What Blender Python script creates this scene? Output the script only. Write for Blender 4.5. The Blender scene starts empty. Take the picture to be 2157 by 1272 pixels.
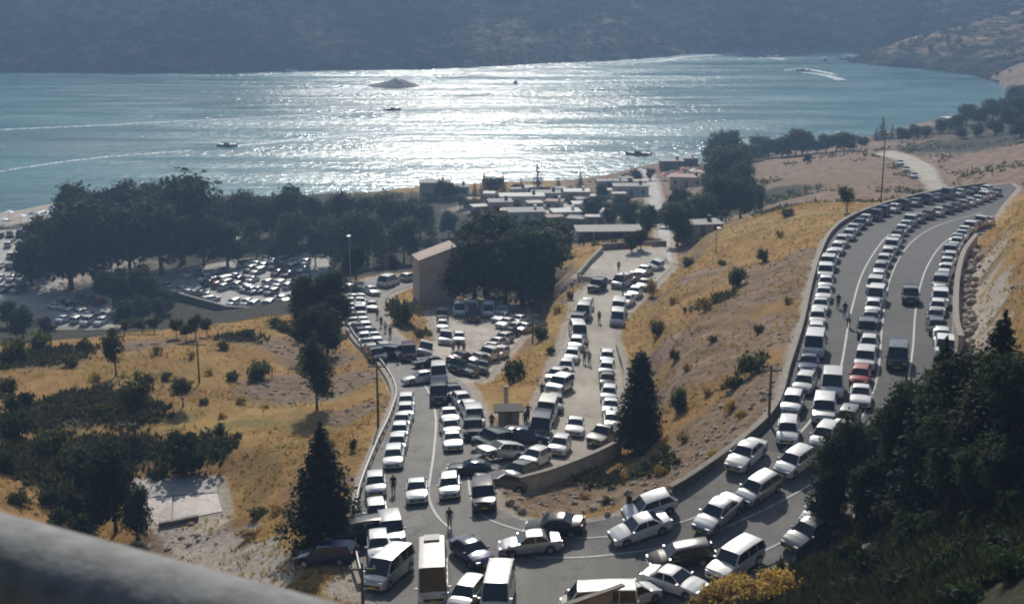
import bpy, bmesh, math, random
import numpy as np
from mathutils import Vector, Matrix
from mathutils.bvhtree import BVHTree
from mathutils import noise as mn

random.seed(7)
rng = np.random.default_rng(7)
R = math.radians
HAZE = 0.00029
scene = bpy.context.scene
col = scene.collection

# ------------------------------------------------------------------ camera, world, sun, exposure
F, PITCH, CZ = 2963.0, 14.8, 82.0
IW, IH = 2157.0, 1272.0
cd = bpy.data.cameras.new('camera')
cam = bpy.data.objects.new('camera', cd)
col.objects.link(cam)
scene.camera = cam
cam.location = (0, 0, CZ)
cam.rotation_euler = (R(90 - PITCH), 0, 0)
cd.sensor_width = 36
cd.lens = F / IW * 36
cd.clip_start = 0.05
cd.clip_end = 6000
cd.dof.use_dof = True
cd.dof.focus_distance = 190
cd.dof.aperture_fstop = 13

SUN_EL, SUN_AZ = 34.5, -2.2            # azimuth from +Y towards +X
world = bpy.data.worlds.new('World')
scene.world = world
world.use_nodes = True
wn = world.node_tree
wn.nodes.clear()
sky = wn.nodes.new('ShaderNodeTexSky')
sky.sky_type = 'NISHITA'
sky.sun_disc = False
sky.sun_elevation = R(SUN_EL)
sky.sun_rotation = R(SUN_AZ)
sky.air_density = 1.2
sky.dust_density = 1.5
wb = wn.nodes.new('ShaderNodeBackground')
wb.inputs['Strength'].default_value = 0.09
wo = wn.nodes.new('ShaderNodeOutputWorld')
wn.links.new(sky.outputs[0], wb.inputs[0])
wn.links.new(wb.outputs[0], wo.inputs[0])
sl = bpy.data.lights.new('sun', 'SUN')
sl.energy = 4.9
sl.angle = R(0.6)
sl.color = (1.0, 0.95, 0.87)
so = bpy.data.objects.new('sun', sl)
col.objects.link(so)
sd = Vector((math.sin(R(SUN_AZ)) * math.cos(R(SUN_EL)), math.cos(R(SUN_AZ)) * math.cos(R(SUN_EL)), math.sin(R(SUN_EL))))
so.rotation_euler = sd.to_track_quat('Z', 'Y').to_euler()
so.location = (0, 300, 300)
scene.view_settings.view_transform = 'Standard'
scene.view_settings.look = 'None'
scene.view_settings.gamma = 1
scene.view_settings.use_curve_mapping = False
scene.view_settings.exposure = 0.08
scene.cycles.pixel_filter_type = 'BLACKMAN_HARRIS'
scene.cycles.filter_width = 2.0
scene.cycles.max_bounces = 6
scene.cycles.volume_bounces = 0
scene.cycles.caustics_reflective = False
scene.cycles.caustics_refractive = False

# ------------------------------------------------------------------ helpers
CP, SP = math.cos(R(PITCH)), math.sin(R(PITCH))
def ray(px, py):
    dx = (px - IW / 2) / F
    dy = (IH / 2 - py) / F
    return Vector((dx, CP + dy * SP, -SP + dy * CP))
def P(px, py, z):
    d = ray(px, py)
    t = (z - CZ) / d.z
    return Vector((d.x * t, d.y * t, z))

def tag(o, label=None, cat=None, group=None, kind=None):
    if label: o['label'] = label
    if cat: o['category'] = cat
    if group: o['group'] = group
    if kind: o['kind'] = kind
    return o
def link(name, me, parent=None, loc=None, rz=None):
    o = bpy.data.objects.new(name, me)
    col.objects.link(o)
    if parent is not None: o.parent = parent
    if loc is not None: o.location = loc
    if rz is not None: o.rotation_euler = (0, 0, rz)
    return o
def empty(name, loc, rz=0):
    o = link(name, None, None, loc, rz)
    o.empty_display_size = 0.5
    return o

class MB:
    """collects faces for one mesh"""
    def __init__(s): s.v, s.f, s.m = [], [], []
    def add(s, verts, faces, mi=0):
        b = len(s.v)
        s.v.extend([tuple(v) for v in verts])
        for f in faces:
            s.f.append(tuple(i + b for i in f)); s.m.append(mi)
    def box(s, x0, x1, y0, y1, z0, z1, mi=0):
        v = [(x, y, z) for z in (z0, z1) for y in (y0, y1) for x in (x0, x1)]
        s.add(v, [(0, 2, 3, 1), (4, 5, 7, 6), (0, 1, 5, 4), (2, 6, 7, 3), (0, 4, 6, 2), (1, 3, 7, 5)], mi)
    def bar(s, a, b, w, h=None, mi=0):
        a, b = Vector(a), Vector(b)
        h = h or w
        d = (b - a).normalized()
        up = Vector((0, 0, 1)) if abs(d.z) < .95 else Vector((0, 1, 0))
        x = d.cross(up).normalized() * w / 2
        y = x.normalized().cross(d).normalized() * h / 2
        v = [p + sx * x + sy * y for p in (a, b) for sx, sy in ((-1, -1), (1, -1), (1, 1), (-1, 1))]
        s.add(v, [(0, 1, 2, 3), (7, 6, 5, 4), (0, 4, 5, 1), (1, 5, 6, 2), (2, 6, 7, 3), (3, 7, 4, 0)], mi)
    def tube(s, pts, rad, n=8, mi=0, cap=True):
        rings = []
        for i, p in enumerate(pts):
            p = Vector(p)
            d = (Vector(pts[min(i + 1, len(pts) - 1)]) - Vector(pts[max(i - 1, 0)])).normalized()
            up = Vector((0, 1, 0)) if abs(d.y) < .9 else Vector((1, 0, 0))
            x = d.cross(up).normalized(); y = d.cross(x).normalized()
            r = rad[i] if isinstance(rad, (list, tuple)) else rad
            rings.append([p + r * (math.cos(2 * math.pi * k / n) * x + math.sin(2 * math.pi * k / n) * y) for k in range(n)])
        s.loft(rings, True, cap, mi)
    def loft(s, rings, closed=True, cap=True, mi=0):
        n = len(rings[0])
        v = [p for r in rings for p in r]
        f = []
        for i in range(len(rings) - 1):
            for k in range(n if closed else n - 1):
                k2 = (k + 1) % n
                f.append((i * n + k, i * n + k2, (i + 1) * n + k2, (i + 1) * n + k))
        if cap and closed:
            f.append(tuple(range(n - 1, -1, -1)))
            f.append(tuple((len(rings) - 1) * n + k for k in range(n)))
        s.add(v, f, mi)
    def mesh(s, name, mats, smooth=False, angle=None):
        me = bpy.data.meshes.new(name)
        me.from_pydata(s.v, [], s.f)
        for m in (mats if isinstance(mats, (list, tuple)) else [mats]): me.materials.append(m)
        me.polygons.foreach_set('material_index', s.m)
        if smooth or angle:
            me.polygons.foreach_set('use_smooth', [True] * len(me.polygons))
            if angle: me.set_sharp_from_angle(angle=R(angle))
        me.update()
        return me
def fixn(me):
    bm = bmesh.new(); bm.from_mesh(me)
    bmesh.ops.recalc_face_normals(bm, faces=bm.faces)
    bm.to_mesh(me); bm.free()
    return me

# ------------------------------------------------------------------ materials
MATS = {}
def mat(name, c, rough=.6, metal=0, spec=.5, coat=0, noise=None, bump=None):
    if name in MATS: return MATS[name]
    m = bpy.data.materials.new(name)
    m.use_nodes = True
    nt = m.node_tree
    b = nt.nodes['Principled BSDF']
    b.inputs['Base Color'].default_value = (*c, 1)
    b.inputs['Roughness'].default_value = rough
    b.inputs['Metallic'].default_value = metal
    b.inputs['Specular IOR Level'].default_value = spec
    b.inputs['Coat Weight'].default_value = coat
    if noise or bump:
        tc = nt.nodes.new('ShaderNodeTexCoord')
    if noise:                       # (scale, amount, obj?)
        n = nt.nodes.new('ShaderNodeTexNoise'); n.inputs['Scale'].default_value = noise[0]; n.inputs['Detail'].default_value = 6
        nt.links.new(tc.outputs['Object'], n.inputs['Vector'])
        mr = nt.nodes.new('ShaderNodeMapRange'); mr.inputs[1].default_value = .3; mr.inputs[2].default_value = .7
        mr.inputs[3].default_value = 1 - noise[1]; mr.inputs[4].default_value = 1 + noise[1]
        nt.links.new(n.outputs[0], mr.inputs[0])
        mx = nt.nodes.new('ShaderNodeMix'); mx.data_type = 'RGBA'; mx.blend_type = 'MULTIPLY'; mx.inputs[0].default_value = 1
        mx.inputs[6].default_value = (*c, 1)
        nt.links.new(mr.outputs[0], mx.inputs[7])
        nt.links.new(mx.outputs[2], b.inputs['Base Color'])
    if bump:
        n2 = nt.nodes.new('ShaderNodeTexNoise'); n2.inputs['Scale'].default_value = bump[0]; n2.inputs['Detail'].default_value = 5
        nt.links.new(tc.outputs['Object'], n2.inputs['Vector'])
        bp = nt.nodes.new('ShaderNodeBump'); bp.inputs['Strength'].default_value = bump[1]; bp.inputs['Distance'].default_value = bump[2]
        nt.links.new(n2.outputs[0], bp.inputs['Height'])
        nt.links.new(bp.outputs[0], b.inputs['Normal'])
    MATS[name] = m
    return m
def ramp(nt, src, stops):
    r = nt.nodes.new('ShaderNodeValToRGB')
    e = r.color_ramp.elements
    while len(e) < len(stops): e.new(.5)
    for i, (p, c) in enumerate(stops):
        e[i].position = p; e[i].color = (*c, 1) if len(c) == 3 else c
    nt.links.new(src, r.inputs[0])
    return r.outputs[0]
def nz(nt, vec, scale, detail=6, rough=.6, dist=0):
    n = nt.nodes.new('ShaderNodeTexNoise')
    n.inputs['Scale'].default_value = scale; n.inputs['Detail'].default_value = detail
    n.inputs['Roughness'].default_value = rough; n.inputs['Distortion'].default_value = dist
    nt.links.new(vec, n.inputs['Vector'])
    return n.outputs[0]
def mixc(nt, fac, a, b, blend='MIX'):
    m = nt.nodes.new('ShaderNodeMix'); m.data_type = 'RGBA'; m.blend_type = blend
    for s, i in ((fac, 0), (a, 6), (b, 7)):
        if isinstance(s, (int, float)): m.inputs[i].default_value = s
        elif isinstance(s, tuple): m.inputs[i].default_value = (*s, 1)
        else: nt.links.new(s, m.inputs[i])
    return m.outputs[2]
def mathn(nt, op, a, b=0.0, clamp=False):
    m = nt.nodes.new('ShaderNodeMath'); m.operation = op; m.use_clamp = clamp
    for i, s in enumerate((a, b)):
        if isinstance(s, (int, float)): m.inputs[i].default_value = s
        else: nt.links.new(s, m.inputs[i])
    return m.outputs[0]
def mapvec(nt, vec, scale=(1, 1, 1), rot=(0, 0, 0)):
    m = nt.nodes.new('ShaderNodeMapping'); m.inputs['Scale'].default_value = scale; m.inputs['Rotation'].default_value = rot
    nt.links.new(vec, m.inputs[0]); return m.outputs[0]

def ground_material():
    m = bpy.data.materials.new('hillside_ground'); m.use_nodes = True
    nt = m.node_tree; b = nt.nodes['Principled BSDF']
    g = nt.nodes.new('ShaderNodeNewGeometry').outputs['Position']
    at = nt.nodes.new('ShaderNodeAttribute'); at.attribute_name = 'zone'
    sep = nt.nodes.new('ShaderNodeSeparateColor'); nt.links.new(at.outputs['Color'], sep.inputs[0])
    n1 = nz(nt, g, .055, 8, .65, .6)
    n2 = nz(nt, mapvec(nt, g, (1, .45, 1), (0, 0, .5)), .28, 8, .7, .4)
    n3 = nz(nt, g, 1.6, 8, .75)
    grass = ramp(nt, n1, [(.30, (.17, .09, .035)), (.42, (.29, .155, .042)), (.52, (.38, .215, .050)), (.62, (.44, .30, .075)), (.74, (.27, .17, .065))])
    brown = ramp(nt, n2, [(.33, (.08, .055, .035)), (.47, (.20, .125, .065)), (.6, (.31, .19, .085)), (.72, (.36, .27, .15))])
    base = mixc(nt, .5, grass, brown)
    olv = ramp(nt, nz(nt, g, .085, 6, .65, .8), [(.52, (0, 0, 0)), (.66, (1, 1, 1))])
    base = mixc(nt, mathn(nt, 'MULTIPLY', olv, .6), base, (.17, .15, .055))
    fine = ramp(nt, n3, [(.28, (.60, .58, .55)), (.5, (.95, .95, .95)), (.7, (1.3, 1.28, 1.2))])
    base = mixc(nt, .85, base, fine, 'MULTIPLY')
    # r: pale dirt / rock   g: dark scrub   b: pink-brown far ground
    jit = mathn(nt, 'MULTIPLY', mathn(nt, 'SUBTRACT', n2, .5), 2.2)
    def msk(ch):
        a = mathn(nt, 'ADD', sep.outputs[ch], mathn(nt, 'MULTIPLY', jit, .55))
        mr = nt.nodes.new('ShaderNodeMapRange'); mr.inputs[1].default_value = .38; mr.inputs[2].default_value = .62
        nt.links.new(a, mr.inputs[0]); 
        gate = mathn(nt, 'MULTIPLY', sep.outputs[ch], 6, True)
        return mathn(nt, 'MULTIPLY', mr.outputs[0], gate)
    rock = ramp(nt, nz(nt, g, .9, 9, .75, .3), [(.3, (.07, .048, .03)), (.45, (.165, .112, .07)), (.6, (.25, .175, .11)), (.75, (.36, .28, .19))])
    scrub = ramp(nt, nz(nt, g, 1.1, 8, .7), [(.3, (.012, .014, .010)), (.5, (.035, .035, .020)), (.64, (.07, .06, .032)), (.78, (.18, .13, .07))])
    pink = ramp(nt, nz(nt, g, .35, 8, .7), [(.3, (.08, .058, .042)), (.5, (.20, .135, .09)), (.65, (.29, .205, .14)), (.8, (.38, .31, .24))])
    c = mixc(nt, msk('Blue'), base, pink)
    c = mixc(nt, msk('Red'), c, rock)
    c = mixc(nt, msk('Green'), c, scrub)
    pa = mathn(nt, 'ADD', at.outputs['Alpha'], mathn(nt, 'MULTIPLY', jit, .35))
    pm_ = nt.nodes.new('ShaderNodeMapRange'); pm_.inputs[1].default_value = .4; pm_.inputs[2].default_value = .65; nt.links.new(pa, pm_.inputs[0])
    dust = ramp(nt, n3, [(.3, (.22, .18, .14)), (.5, (.36, .31, .25)), (.7, (.48, .43, .36))])
    c = mixc(nt, mathn(nt, 'MULTIPLY', pm_.outputs[0], mathn(nt, 'MULTIPLY', at.outputs['Alpha'], 6, True)), c, dust)
    nt.links.new(c, b.inputs['Base Color'])
    b.inputs['Roughness'].default_value = .95; b.inputs['Specular IOR Level'].default_value = .1
    bp = nt.nodes.new('ShaderNodeBump'); bp.inputs['Strength'].default_value = .9; bp.inputs['Distance'].default_value = .35
    nt.links.new(mathn(nt, 'ADD', n3, mathn(nt, 'MULTIPLY', n2, 2.0)), bp.inputs['Height'])
    nt.links.new(bp.outputs[0], b.inputs['Normal'])
    return m
def hill_material():
    m = bpy.data.materials.new('far_hill_scrub'); m.use_nodes = True
    nt = m.node_tree; b = nt.nodes['Principled BSDF']
    g = nt.nodes.new('ShaderNodeNewGeometry').outputs['Position']
    at = nt.nodes.new('ShaderNodeAttribute'); at.attribute_name = 'zone'
    sep = nt.nodes.new('ShaderNodeSeparateColor'); nt.links.new(at.outputs['Color'], sep.inputs[0])
    n1 = nz(nt, mapvec(nt, g, (1, 1, 2)), .02, 10, .7, .4)
    n2 = nz(nt, mapvec(nt, g, (1, 1, 2.5)), .09, 8, .75)
    dark = ramp(nt, n1, [(.36, (.010, .016, .018)), (.50, (.05, .05, .042)), (.62, (.16, .135, .10))])
    tan = ramp(nt, n2, [(.33, (.05, .05, .03)), (.46, (.16, .12, .075)), (.58, (.31, .22, .14)), (.72, (.44, .35, .26))])
    f = mathn(nt, 'ADD', sep.outputs['Blue'], mathn(nt, 'MULTIPLY', mathn(nt, 'SUBTRACT', n1, .5), 1.6))
    mr = nt.nodes.new('ShaderNodeMapRange'); mr.inputs[1].default_value = .4; mr.inputs[2].default_value = .75
    nt.links.new(f, mr.inputs[0])
    c = mixc(nt, mr.outputs[0], dark, tan)
    sp = ramp(nt, n2, [(.42, (.35, .35, .35)), (.60, (1.6, 1.6, 1.6))])
    c = mixc(nt, .8, c, sp, 'MULTIPLY')
    nt.links.new(c, b.inputs['Base Color'])
    b.inputs['Roughness'].default_value = 1; b.inputs['Specular IOR Level'].default_value = 0
    bp = nt.nodes.new('ShaderNodeBump'); bp.inputs['Strength'].default_value = 1; bp.inputs['Distance'].default_value = 5
    nt.links.new(n2, bp.inputs['Height']); nt.links.new(bp.outputs[0], b.inputs['Normal'])
    return m
def asphalt_material(name, lo, hi):
    m = bpy.data.materials.new(name); m.use_nodes = True
    nt = m.node_tree; b = nt.nodes['Principled BSDF']
    g = nt.nodes.new('ShaderNodeNewGeometry').outputs['Position']
    n1 = nz(nt, g, .12, 6, .6, .3); n2 = nz(nt, g, 3.5, 8, .8); n3 = nz(nt, mapvec(nt, g, (1, .12, 1)), .9, 5, .6)
    c = ramp(nt, n1, [(.32, lo), (.68, hi)])
    c = mixc(nt, .6, c, ramp(nt, n3, [(.3, (.78, .78, .78)), (.7, (1.2, 1.2, 1.2))]), 'MULTIPLY')
    c = mixc(nt, .6, c, ramp(nt, n2, [(.3, (.7, .7, .7)), (.7, (1.25, 1.25, 1.25))]), 'MULTIPLY')
    n4 = nz(nt, g, .45, 4, .55, 1.2)
    c = mixc(nt, .7, c, ramp(nt, n4, [(.34, (.62, .61, .60)), (.44, (1, 1, 1)), (.66, (1, 1, 1)), (.74, (1.3, 1.25, 1.15))]), 'MULTIPLY')
    vo = nt.nodes.new('ShaderNodeTexVoronoi'); vo.feature = 'DISTANCE_TO_EDGE'; vo.inputs['Scale'].default_value = .22; nt.links.new(mixc(nt, .12, g, nt.nodes.new('ShaderNodeTexNoise').outputs[1]), vo.inputs['Vector'])
    c = mixc(nt, .5, c, ramp(nt, vo.outputs['Distance'], [(.0, (.45, .45, .45)), (.02, (1, 1, 1))]), 'MULTIPLY')
    nt.links.new(c, b.inputs['Base Color'])
    b.inputs['Roughness'].default_value = .8; b.inputs['Specular IOR Level'].default_value = .25
    bp = nt.nodes.new('ShaderNodeBump'); bp.inputs['Strength'].default_value = .3; bp.inputs['Distance'].default_value = .02
    nt.links.new(n2, bp.inputs['Height']); nt.links.new(bp.outputs[0], b.inputs['Normal'])
    return m
def water_material():
    m = bpy.data.materials.new('lake_water'); m.use_nodes = True
    nt = m.node_tree; b = nt.nodes['Principled BSDF']
    g = nt.nodes.new('ShaderNodeNewGeometry').outputs['Position']
    c = ramp(nt, nz(nt, mapvec(nt, g, (.5, 1, 1)), .008, 4, .5), [(.35, (.010, .088, .100)), (.6, (.020, .140, .152))])
    nt.links.new(c, b.inputs['Base Color'])
    b.inputs['Roughness'].default_value = .2
    b.inputs['IOR'].default_value = 1.33
    w1 = nz(nt, mapvec(nt, g, (.16, 1, 1), (0, 0, -.10)), .12, 3, .55, .6)    # long crests and old wakes
    w2 = nz(nt, mapvec(nt, g, (.7, 1, 1), (0, 0, .25)), .30, 4, .62)            # chop
    patch = ramp(nt, nz(nt, mapvec(nt, g, (.22, 1, 1), (0, 0, -.08)), .045, 5, .6, .8), [(.36, (.16, .16, .16)), (.62, (.27, .27, .27))])
    nt.links.new(patch, b.inputs['Roughness'])
    amp = ramp(nt, nz(nt, mapvec(nt, g, (.18, 1, 1), (0, 0, -.12)), .05, 5, .65, .6), [(.36, (.38, .38, .38)), (.60, (1, 1, 1))])
    b1 = nt.nodes.new('ShaderNodeBump'); b1.inputs['Strength'].default_value = .75; b1.inputs['Distance'].default_value = .8
    nt.links.new(w1, b1.inputs['Height'])
    b2 = nt.nodes.new('ShaderNodeBump'); b2.inputs['Distance'].default_value = .80
    nt.links.new(amp, b2.inputs['Strength'])
    nt.links.new(w2, b2.inputs['Height']); nt.links.new(b1.outputs[0], b2.inputs['Normal'])
    nt.links.new(b2.outputs[0], b.inputs['Normal'])
    return m
def foam_material():
    m = bpy.data.materials.new('wake_foam'); m.use_nodes = True
    nt = m.node_tree; b = nt.nodes['Principled BSDF']
    b.inputs['Base Color'].default_value = (.75, .8, .82, 1); b.inputs['Roughness'].default_value = .7
    g = nt.nodes.new('ShaderNodeNewGeometry').outputs['Position']
    a = ramp(nt, nz(nt, g, .9, 6, .8), [(.42, (0, 0, 0)), (.6, (1, 1, 1))])
    nt.links.new(a, b.inputs['Alpha'])
    return m
def leaf_material(name, c1, c2):
    m = bpy.data.materials.new(name); m.use_nodes = True
    nt = m.node_tree; b = nt.nodes['Principled BSDF']
    g = nt.nodes.new('ShaderNodeNewGeometry').outputs['Position']
    r = nt.nodes.new('ShaderNodeObjectInfo').outputs['Random']
    c = ramp(nt, nz(nt, g, .9, 5, .7), [(.35, c1), (.65, c2)])
    v = nt.nodes.new('ShaderNodeMapRange'); v.inputs[3].default_value = .7; v.inputs[4].default_value = 1.35
    nt.links.new(r, v.inputs[0])
    c = mixc(nt, 1.0, c, v.outputs[0], 'MULTIPLY')
    nt.links.new(c, b.inputs['Base Color'])
    b.inputs['Roughness'].default_value = .75; b.inputs['Specular IOR Level'].default_value = .12
    tr = nt.nodes.new('ShaderNodeBsdfTranslucent'); nt.links.new(mixc(nt, 1.0, c, (1.5, 1.6, .9), 'MULTIPLY'), tr.inputs['Color'])
    ms = nt.nodes.new('ShaderNodeMixShader'); ms.inputs[0].default_value = .4
    nt.links.new(b.outputs[0], ms.inputs[1]); nt.links.new(tr.outputs[0], ms.inputs[2])
    nt.links.new(ms.outputs[0], nt.nodes['Material Output'].inputs['Surface'])
    return m

M = dict(
    ground=ground_material(), hill=hill_material(),
    asphalt=asphalt_material('dark_asphalt', (.030, .029, .030), (.050, .048, .049)),
    worn=asphalt_material('worn_asphalt', (.10, .096, .085), (.17, .16, .142)),
    dirt=asphalt_material('packed_dirt', (.20, .17, .13), (.33, .29, .23)),
    lot=asphalt_material('pale_lot_surface', (.24, .22, .20), (.36, .34, .31)),
    conc=asphalt_material('slab_concrete', (.36, .31, .27), (.58, .52, .47)),
    water=water_material(), foam=foam_material(),
    line=mat('road_paint', (.30, .30, .28), .7, noise=(2.5, .3)),
    wall=mat('rendered_wall', (.40, .34, .24), .9, noise=(.7, .25), bump=(3, .4, .05)),
    stonewall=mat('stone_parapet', (.13, .11, .09), .95, noise=(2.2, .45), bump=(4, .7, .08)),
    coping=mat('wall_coping', (.20, .175, .14), .9, noise=(2, .25)),
    beige=mat('beige_render', (.42, .33, .26), .9, noise=(.5, .12), bump=(6, .2, .02)),
    white=mat('white_render', (.45, .43, .40), .8, noise=(.8, .15)),
    roofred=mat('red_roof', (.27, .165, .13), .85, noise=(1.5, .35)),
    roofgrey=mat('grey_roof', (.22, .21, .19), .85, noise=(1.2, .3)),
    dark=mat('dark_opening', (.02, .022, .025), .2),
    metal=mat('galvanised_metal', (.30, .30, .30), .6, .5),
    wood=mat('pole_wood', (.11, .085, .06), .9, noise=(5, .3)),
    bark=mat('bark', (.075, .055, .04), .95, noise=(4, .35)),
    leafdark=leaf_material('dark_needles', (.010, .018, .010), (.028, .040, .020)),
    leafgreen=leaf_material('grove_leaves', (.016, .028, .015), (.046, .064, .032)),
    leafolive=leaf_material('olive_leaves', (.026, .031, .015), (.072, .074, .032)),
    leafdry=leaf_material('dry_scrub_leaves', (.16, .10, .035), (.32, .21, .075)),
    pineleaf=leaf_material('grey_green_needles', (.016, .026, .016), (.046, .060, .036)),
    scrubleaf=leaf_material('scrub_leaves', (.018, .019, .011), (.055, .050, .028)),
    kioskroof=mat('dark_felt_roof', (.035, .033, .03), .9),
    straw=leaf_material('dry_straw', (.22, .13, .045), (.38, .26, .10)),
    rock=mat('pale_rock', (.30, .24, .175), .9, noise=(1.5, .3)),
    lamp=mat('lamp_glass', (.8, .8, .78), .3),
    ledge=mat('ledge_concrete', (.12, .125, .125), .8, noise=(45, .35), bump=(70, .5, .004)),
    red=mat('red_canvas', (.35, .03, .02), .7), blue=mat('blue_canvas', (.03, .08, .2), .7),
    canvas=mat('white_canvas', (.75, .74, .7), .7),
)

# ------------------------------------------------------------------ roads as pairs of edges
def cr(pts, n):
    """catmull-rom through tuples of floats"""
    a = np.array(pts, float)
    a = np.vstack([2 * a[0] - a[1], a, 2 * a[-1] - a[-2]])
    out = []
    for i in range(1, len(a) - 2):
        for k in range(n):
            t = k / n
            p0, p1, p2, p3 = a[i - 1], a[i], a[i + 1], a[i + 2]
            out.append(.5 * (2 * p1 + (p2 - p0) * t + (2 * p0 - 5 * p1 + 4 * p2 - p3) * t * t + (3 * p1 - p0 - 3 * p2 + p3) * t ** 3))
    out.append(a[-2])
    return np.array(out)
def edges(stn):
    w = []
    for lx, ly, rx, ry, z in stn:
        l, r = P(lx, ly, z), P(rx, ry, z)
        w.append((*l, *r))
    return w
MAIN = [(2128, 386, 2142, 396, 30.5), (2000, 403, 2112, 430, 32.5), (1890, 428, 2090, 460, 35), (1805, 458, 2060, 486, 37),
        (1757, 492, 2032, 520, 38.7), (1730, 545, 2014, 562, 40), (1712, 610, 2006, 622, 41), (1695, 690, 2003, 702, 42),
        (1668, 780, 1990, 802, 42.7), (1640, 868, 1960, 905, 43), (1555, 950, 1900, 1005, 42.6), (1420, 1042, 1770, 1105, 41.3),
        (1290, 1090, 1620, 1190, 40.2), (1170, 1105, 1420, 1270, 39.3), (1090, 1092, 1180, 1330, 38.8), (1045, 1065, 900, 1340, 38.6),
        (1030, 1025, 770, 1230, 38.2), (1024, 975, 757, 1070, 37.4), (1020, 925, 795, 955, 35.9), (1008, 865, 828, 880, 34),
        (975, 805, 838, 825, 32), (900, 757, 806, 768, 29.5), (835, 708, 752, 715, 27), (806, 660, 728, 660, 24.6),
        (815, 625, 735, 608, 22.3), (870, 602, 800, 583, 20.6), (960, 592, 900, 575, 19.5)]
MID = [(1004, 992, 1092, 1036, 37.0), (1060, 935, 1200, 978, 35.8), (1132, 858, 1300, 918, 34.3), (1160, 790, 1312, 832, 33),
       (1188, 720, 1302, 752, 31.8), (1208, 660, 1296, 684, 30.8), (1226, 615, 1335, 640, 30.1), (1290, 583, 1372, 605, 29.5), (1370, 548, 1416, 560, 28.8)]
PATH = [(1392, 556, 1415, 556, 28.3), (1392, 528, 1412, 526, 24.5), (1384, 480, 1410, 480, 18), (1368, 430, 1394, 430, 10), (1362, 385, 1384, 385, 4), (1352, 358, 1372, 358, 1)]
TRACK = [(1965, 404, 1995, 402, 24), (1950, 385, 1978, 382, 23), (1925, 358, 1962, 352, 20), (1885, 335, 1925, 332, 18), (1840, 325, 1880, 318, 16)]
def polyz(pts): return [P(*p) for p in pts]
LOTS = [  # name, polygon(px,py,z)
    ('turnout_lot', [(905, 655, 22.8), (1000, 628, 22), (1105, 645, 22), (1118, 690, 23.5), (1060, 755, 26.2), (1020, 800, 28.5), (975, 812, 31.5), (900, 757, 29.3), (880, 742, 28), (925, 715, 25.2)], 'dirt'),
    ('lakeside_lot', [(305, 598, 3), (350, 575, 3), (520, 545, 3), (690, 530, 3), (700, 640, 3), (600, 655, 3), (480, 650, 3)], 'lot'),
    ('shaded_lot', [(105, 650, 3), (170, 612, 3), (240, 640, 3), (250, 690, 3), (120, 690, 3)], 'lot'),
    ('shore_lot', [(-60, 490, 3), (120, 480, 3), (150, 560, 3), (90, 655, 3), (-60, 640, 3)], 'lot'),
    ('resort_yard', [(1040, 440, 8), (1260, 425, 8), (1290, 470, 9), (1060, 470, 9)], 'lot'),
]
TERR = ('viewing_terrace', [(1268, 528, 29.4), (1400, 520, 29.2), (1404, 545, 29.2), (1330, 582, 29.6), (1300, 592, 29.8), (1222, 582, 29.6)], 'dirt')
SLABS = [('concrete_slab', [(283, 1012, 30.6), (452, 1008, 31), (457, 1036, 31.1), (365, 1043, 30.85), (287, 1049, 30.65)], 'lot'),
         ('concrete_slab', [(288, 1051, 30.68), (363, 1045, 30.88), (360, 1097, 30.95), (332, 1105, 30.9), (294, 1070, 30.7)], 'conc'),
         ('concrete_slab', [(367, 1045, 30.85), (457, 1038, 31.1), (468, 1076, 31.2), (363, 1097, 30.95)], 'conc')]

paved = []   # (name, verts, tris, material)
def ribbon(name, stn, m, n=10, across=5):
    e = cr(edges(stn), n)
    v = []
    for r in e:
        for k in range(across + 1):
            t = k / across
            v.append(Vector(r[:3]) * (1 - t) + Vector(r[3:]) * t)
    f = []
    a = across + 1
    for i in range(len(e) - 1):
        for k in range(across):
            f.append((i * a + k, i * a + k + 1, (i + 1) * a + k + 1, (i + 1) * a + k))
    paved.append((name, v, f, m))
    return e
def fill(name, pts, m, lift=0):
    w = polyz(pts)
    bm = bmesh.new()
    vs = [bm.verts.new(p) for p in w]
    bm.faces.new(vs)
    bmesh.ops.triangulate(bm, faces=bm.faces)
    for _ in range(3):
        bmesh.ops.subdivide_edges(bm, edges=bm.edges, cuts=1, use_grid_fill=True)
    bmesh.ops.triangulate(bm, faces=bm.faces)
    bm.verts.index_update()
    v = [Vector((x.co.x, x.co.y, x.co.z + lift)) for x in bm.verts]
    f = [tuple(q.index for q in fa.verts) for fa in bm.faces]
    bm.free()
    paved.append((name, v, f, m))
main_e = ribbon('main_road', MAIN, 'asphalt', 10, 8)
mid_e = ribbon('middle_road', MID, 'dirt', 10, 5)
path_e = ribbon('lake_path', PATH, 'lot', 6, 2)
track_e = ribbon('dirt_track', TRACK, 'dirt', 6, 2)
for n_, p_, m_ in LOTS: fill(n_, p_, m_, -.02 if n_ == 'turnout_lot' else 0)
fill(*TERR)
for s_ in SLABS: fill(*s_)

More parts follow.
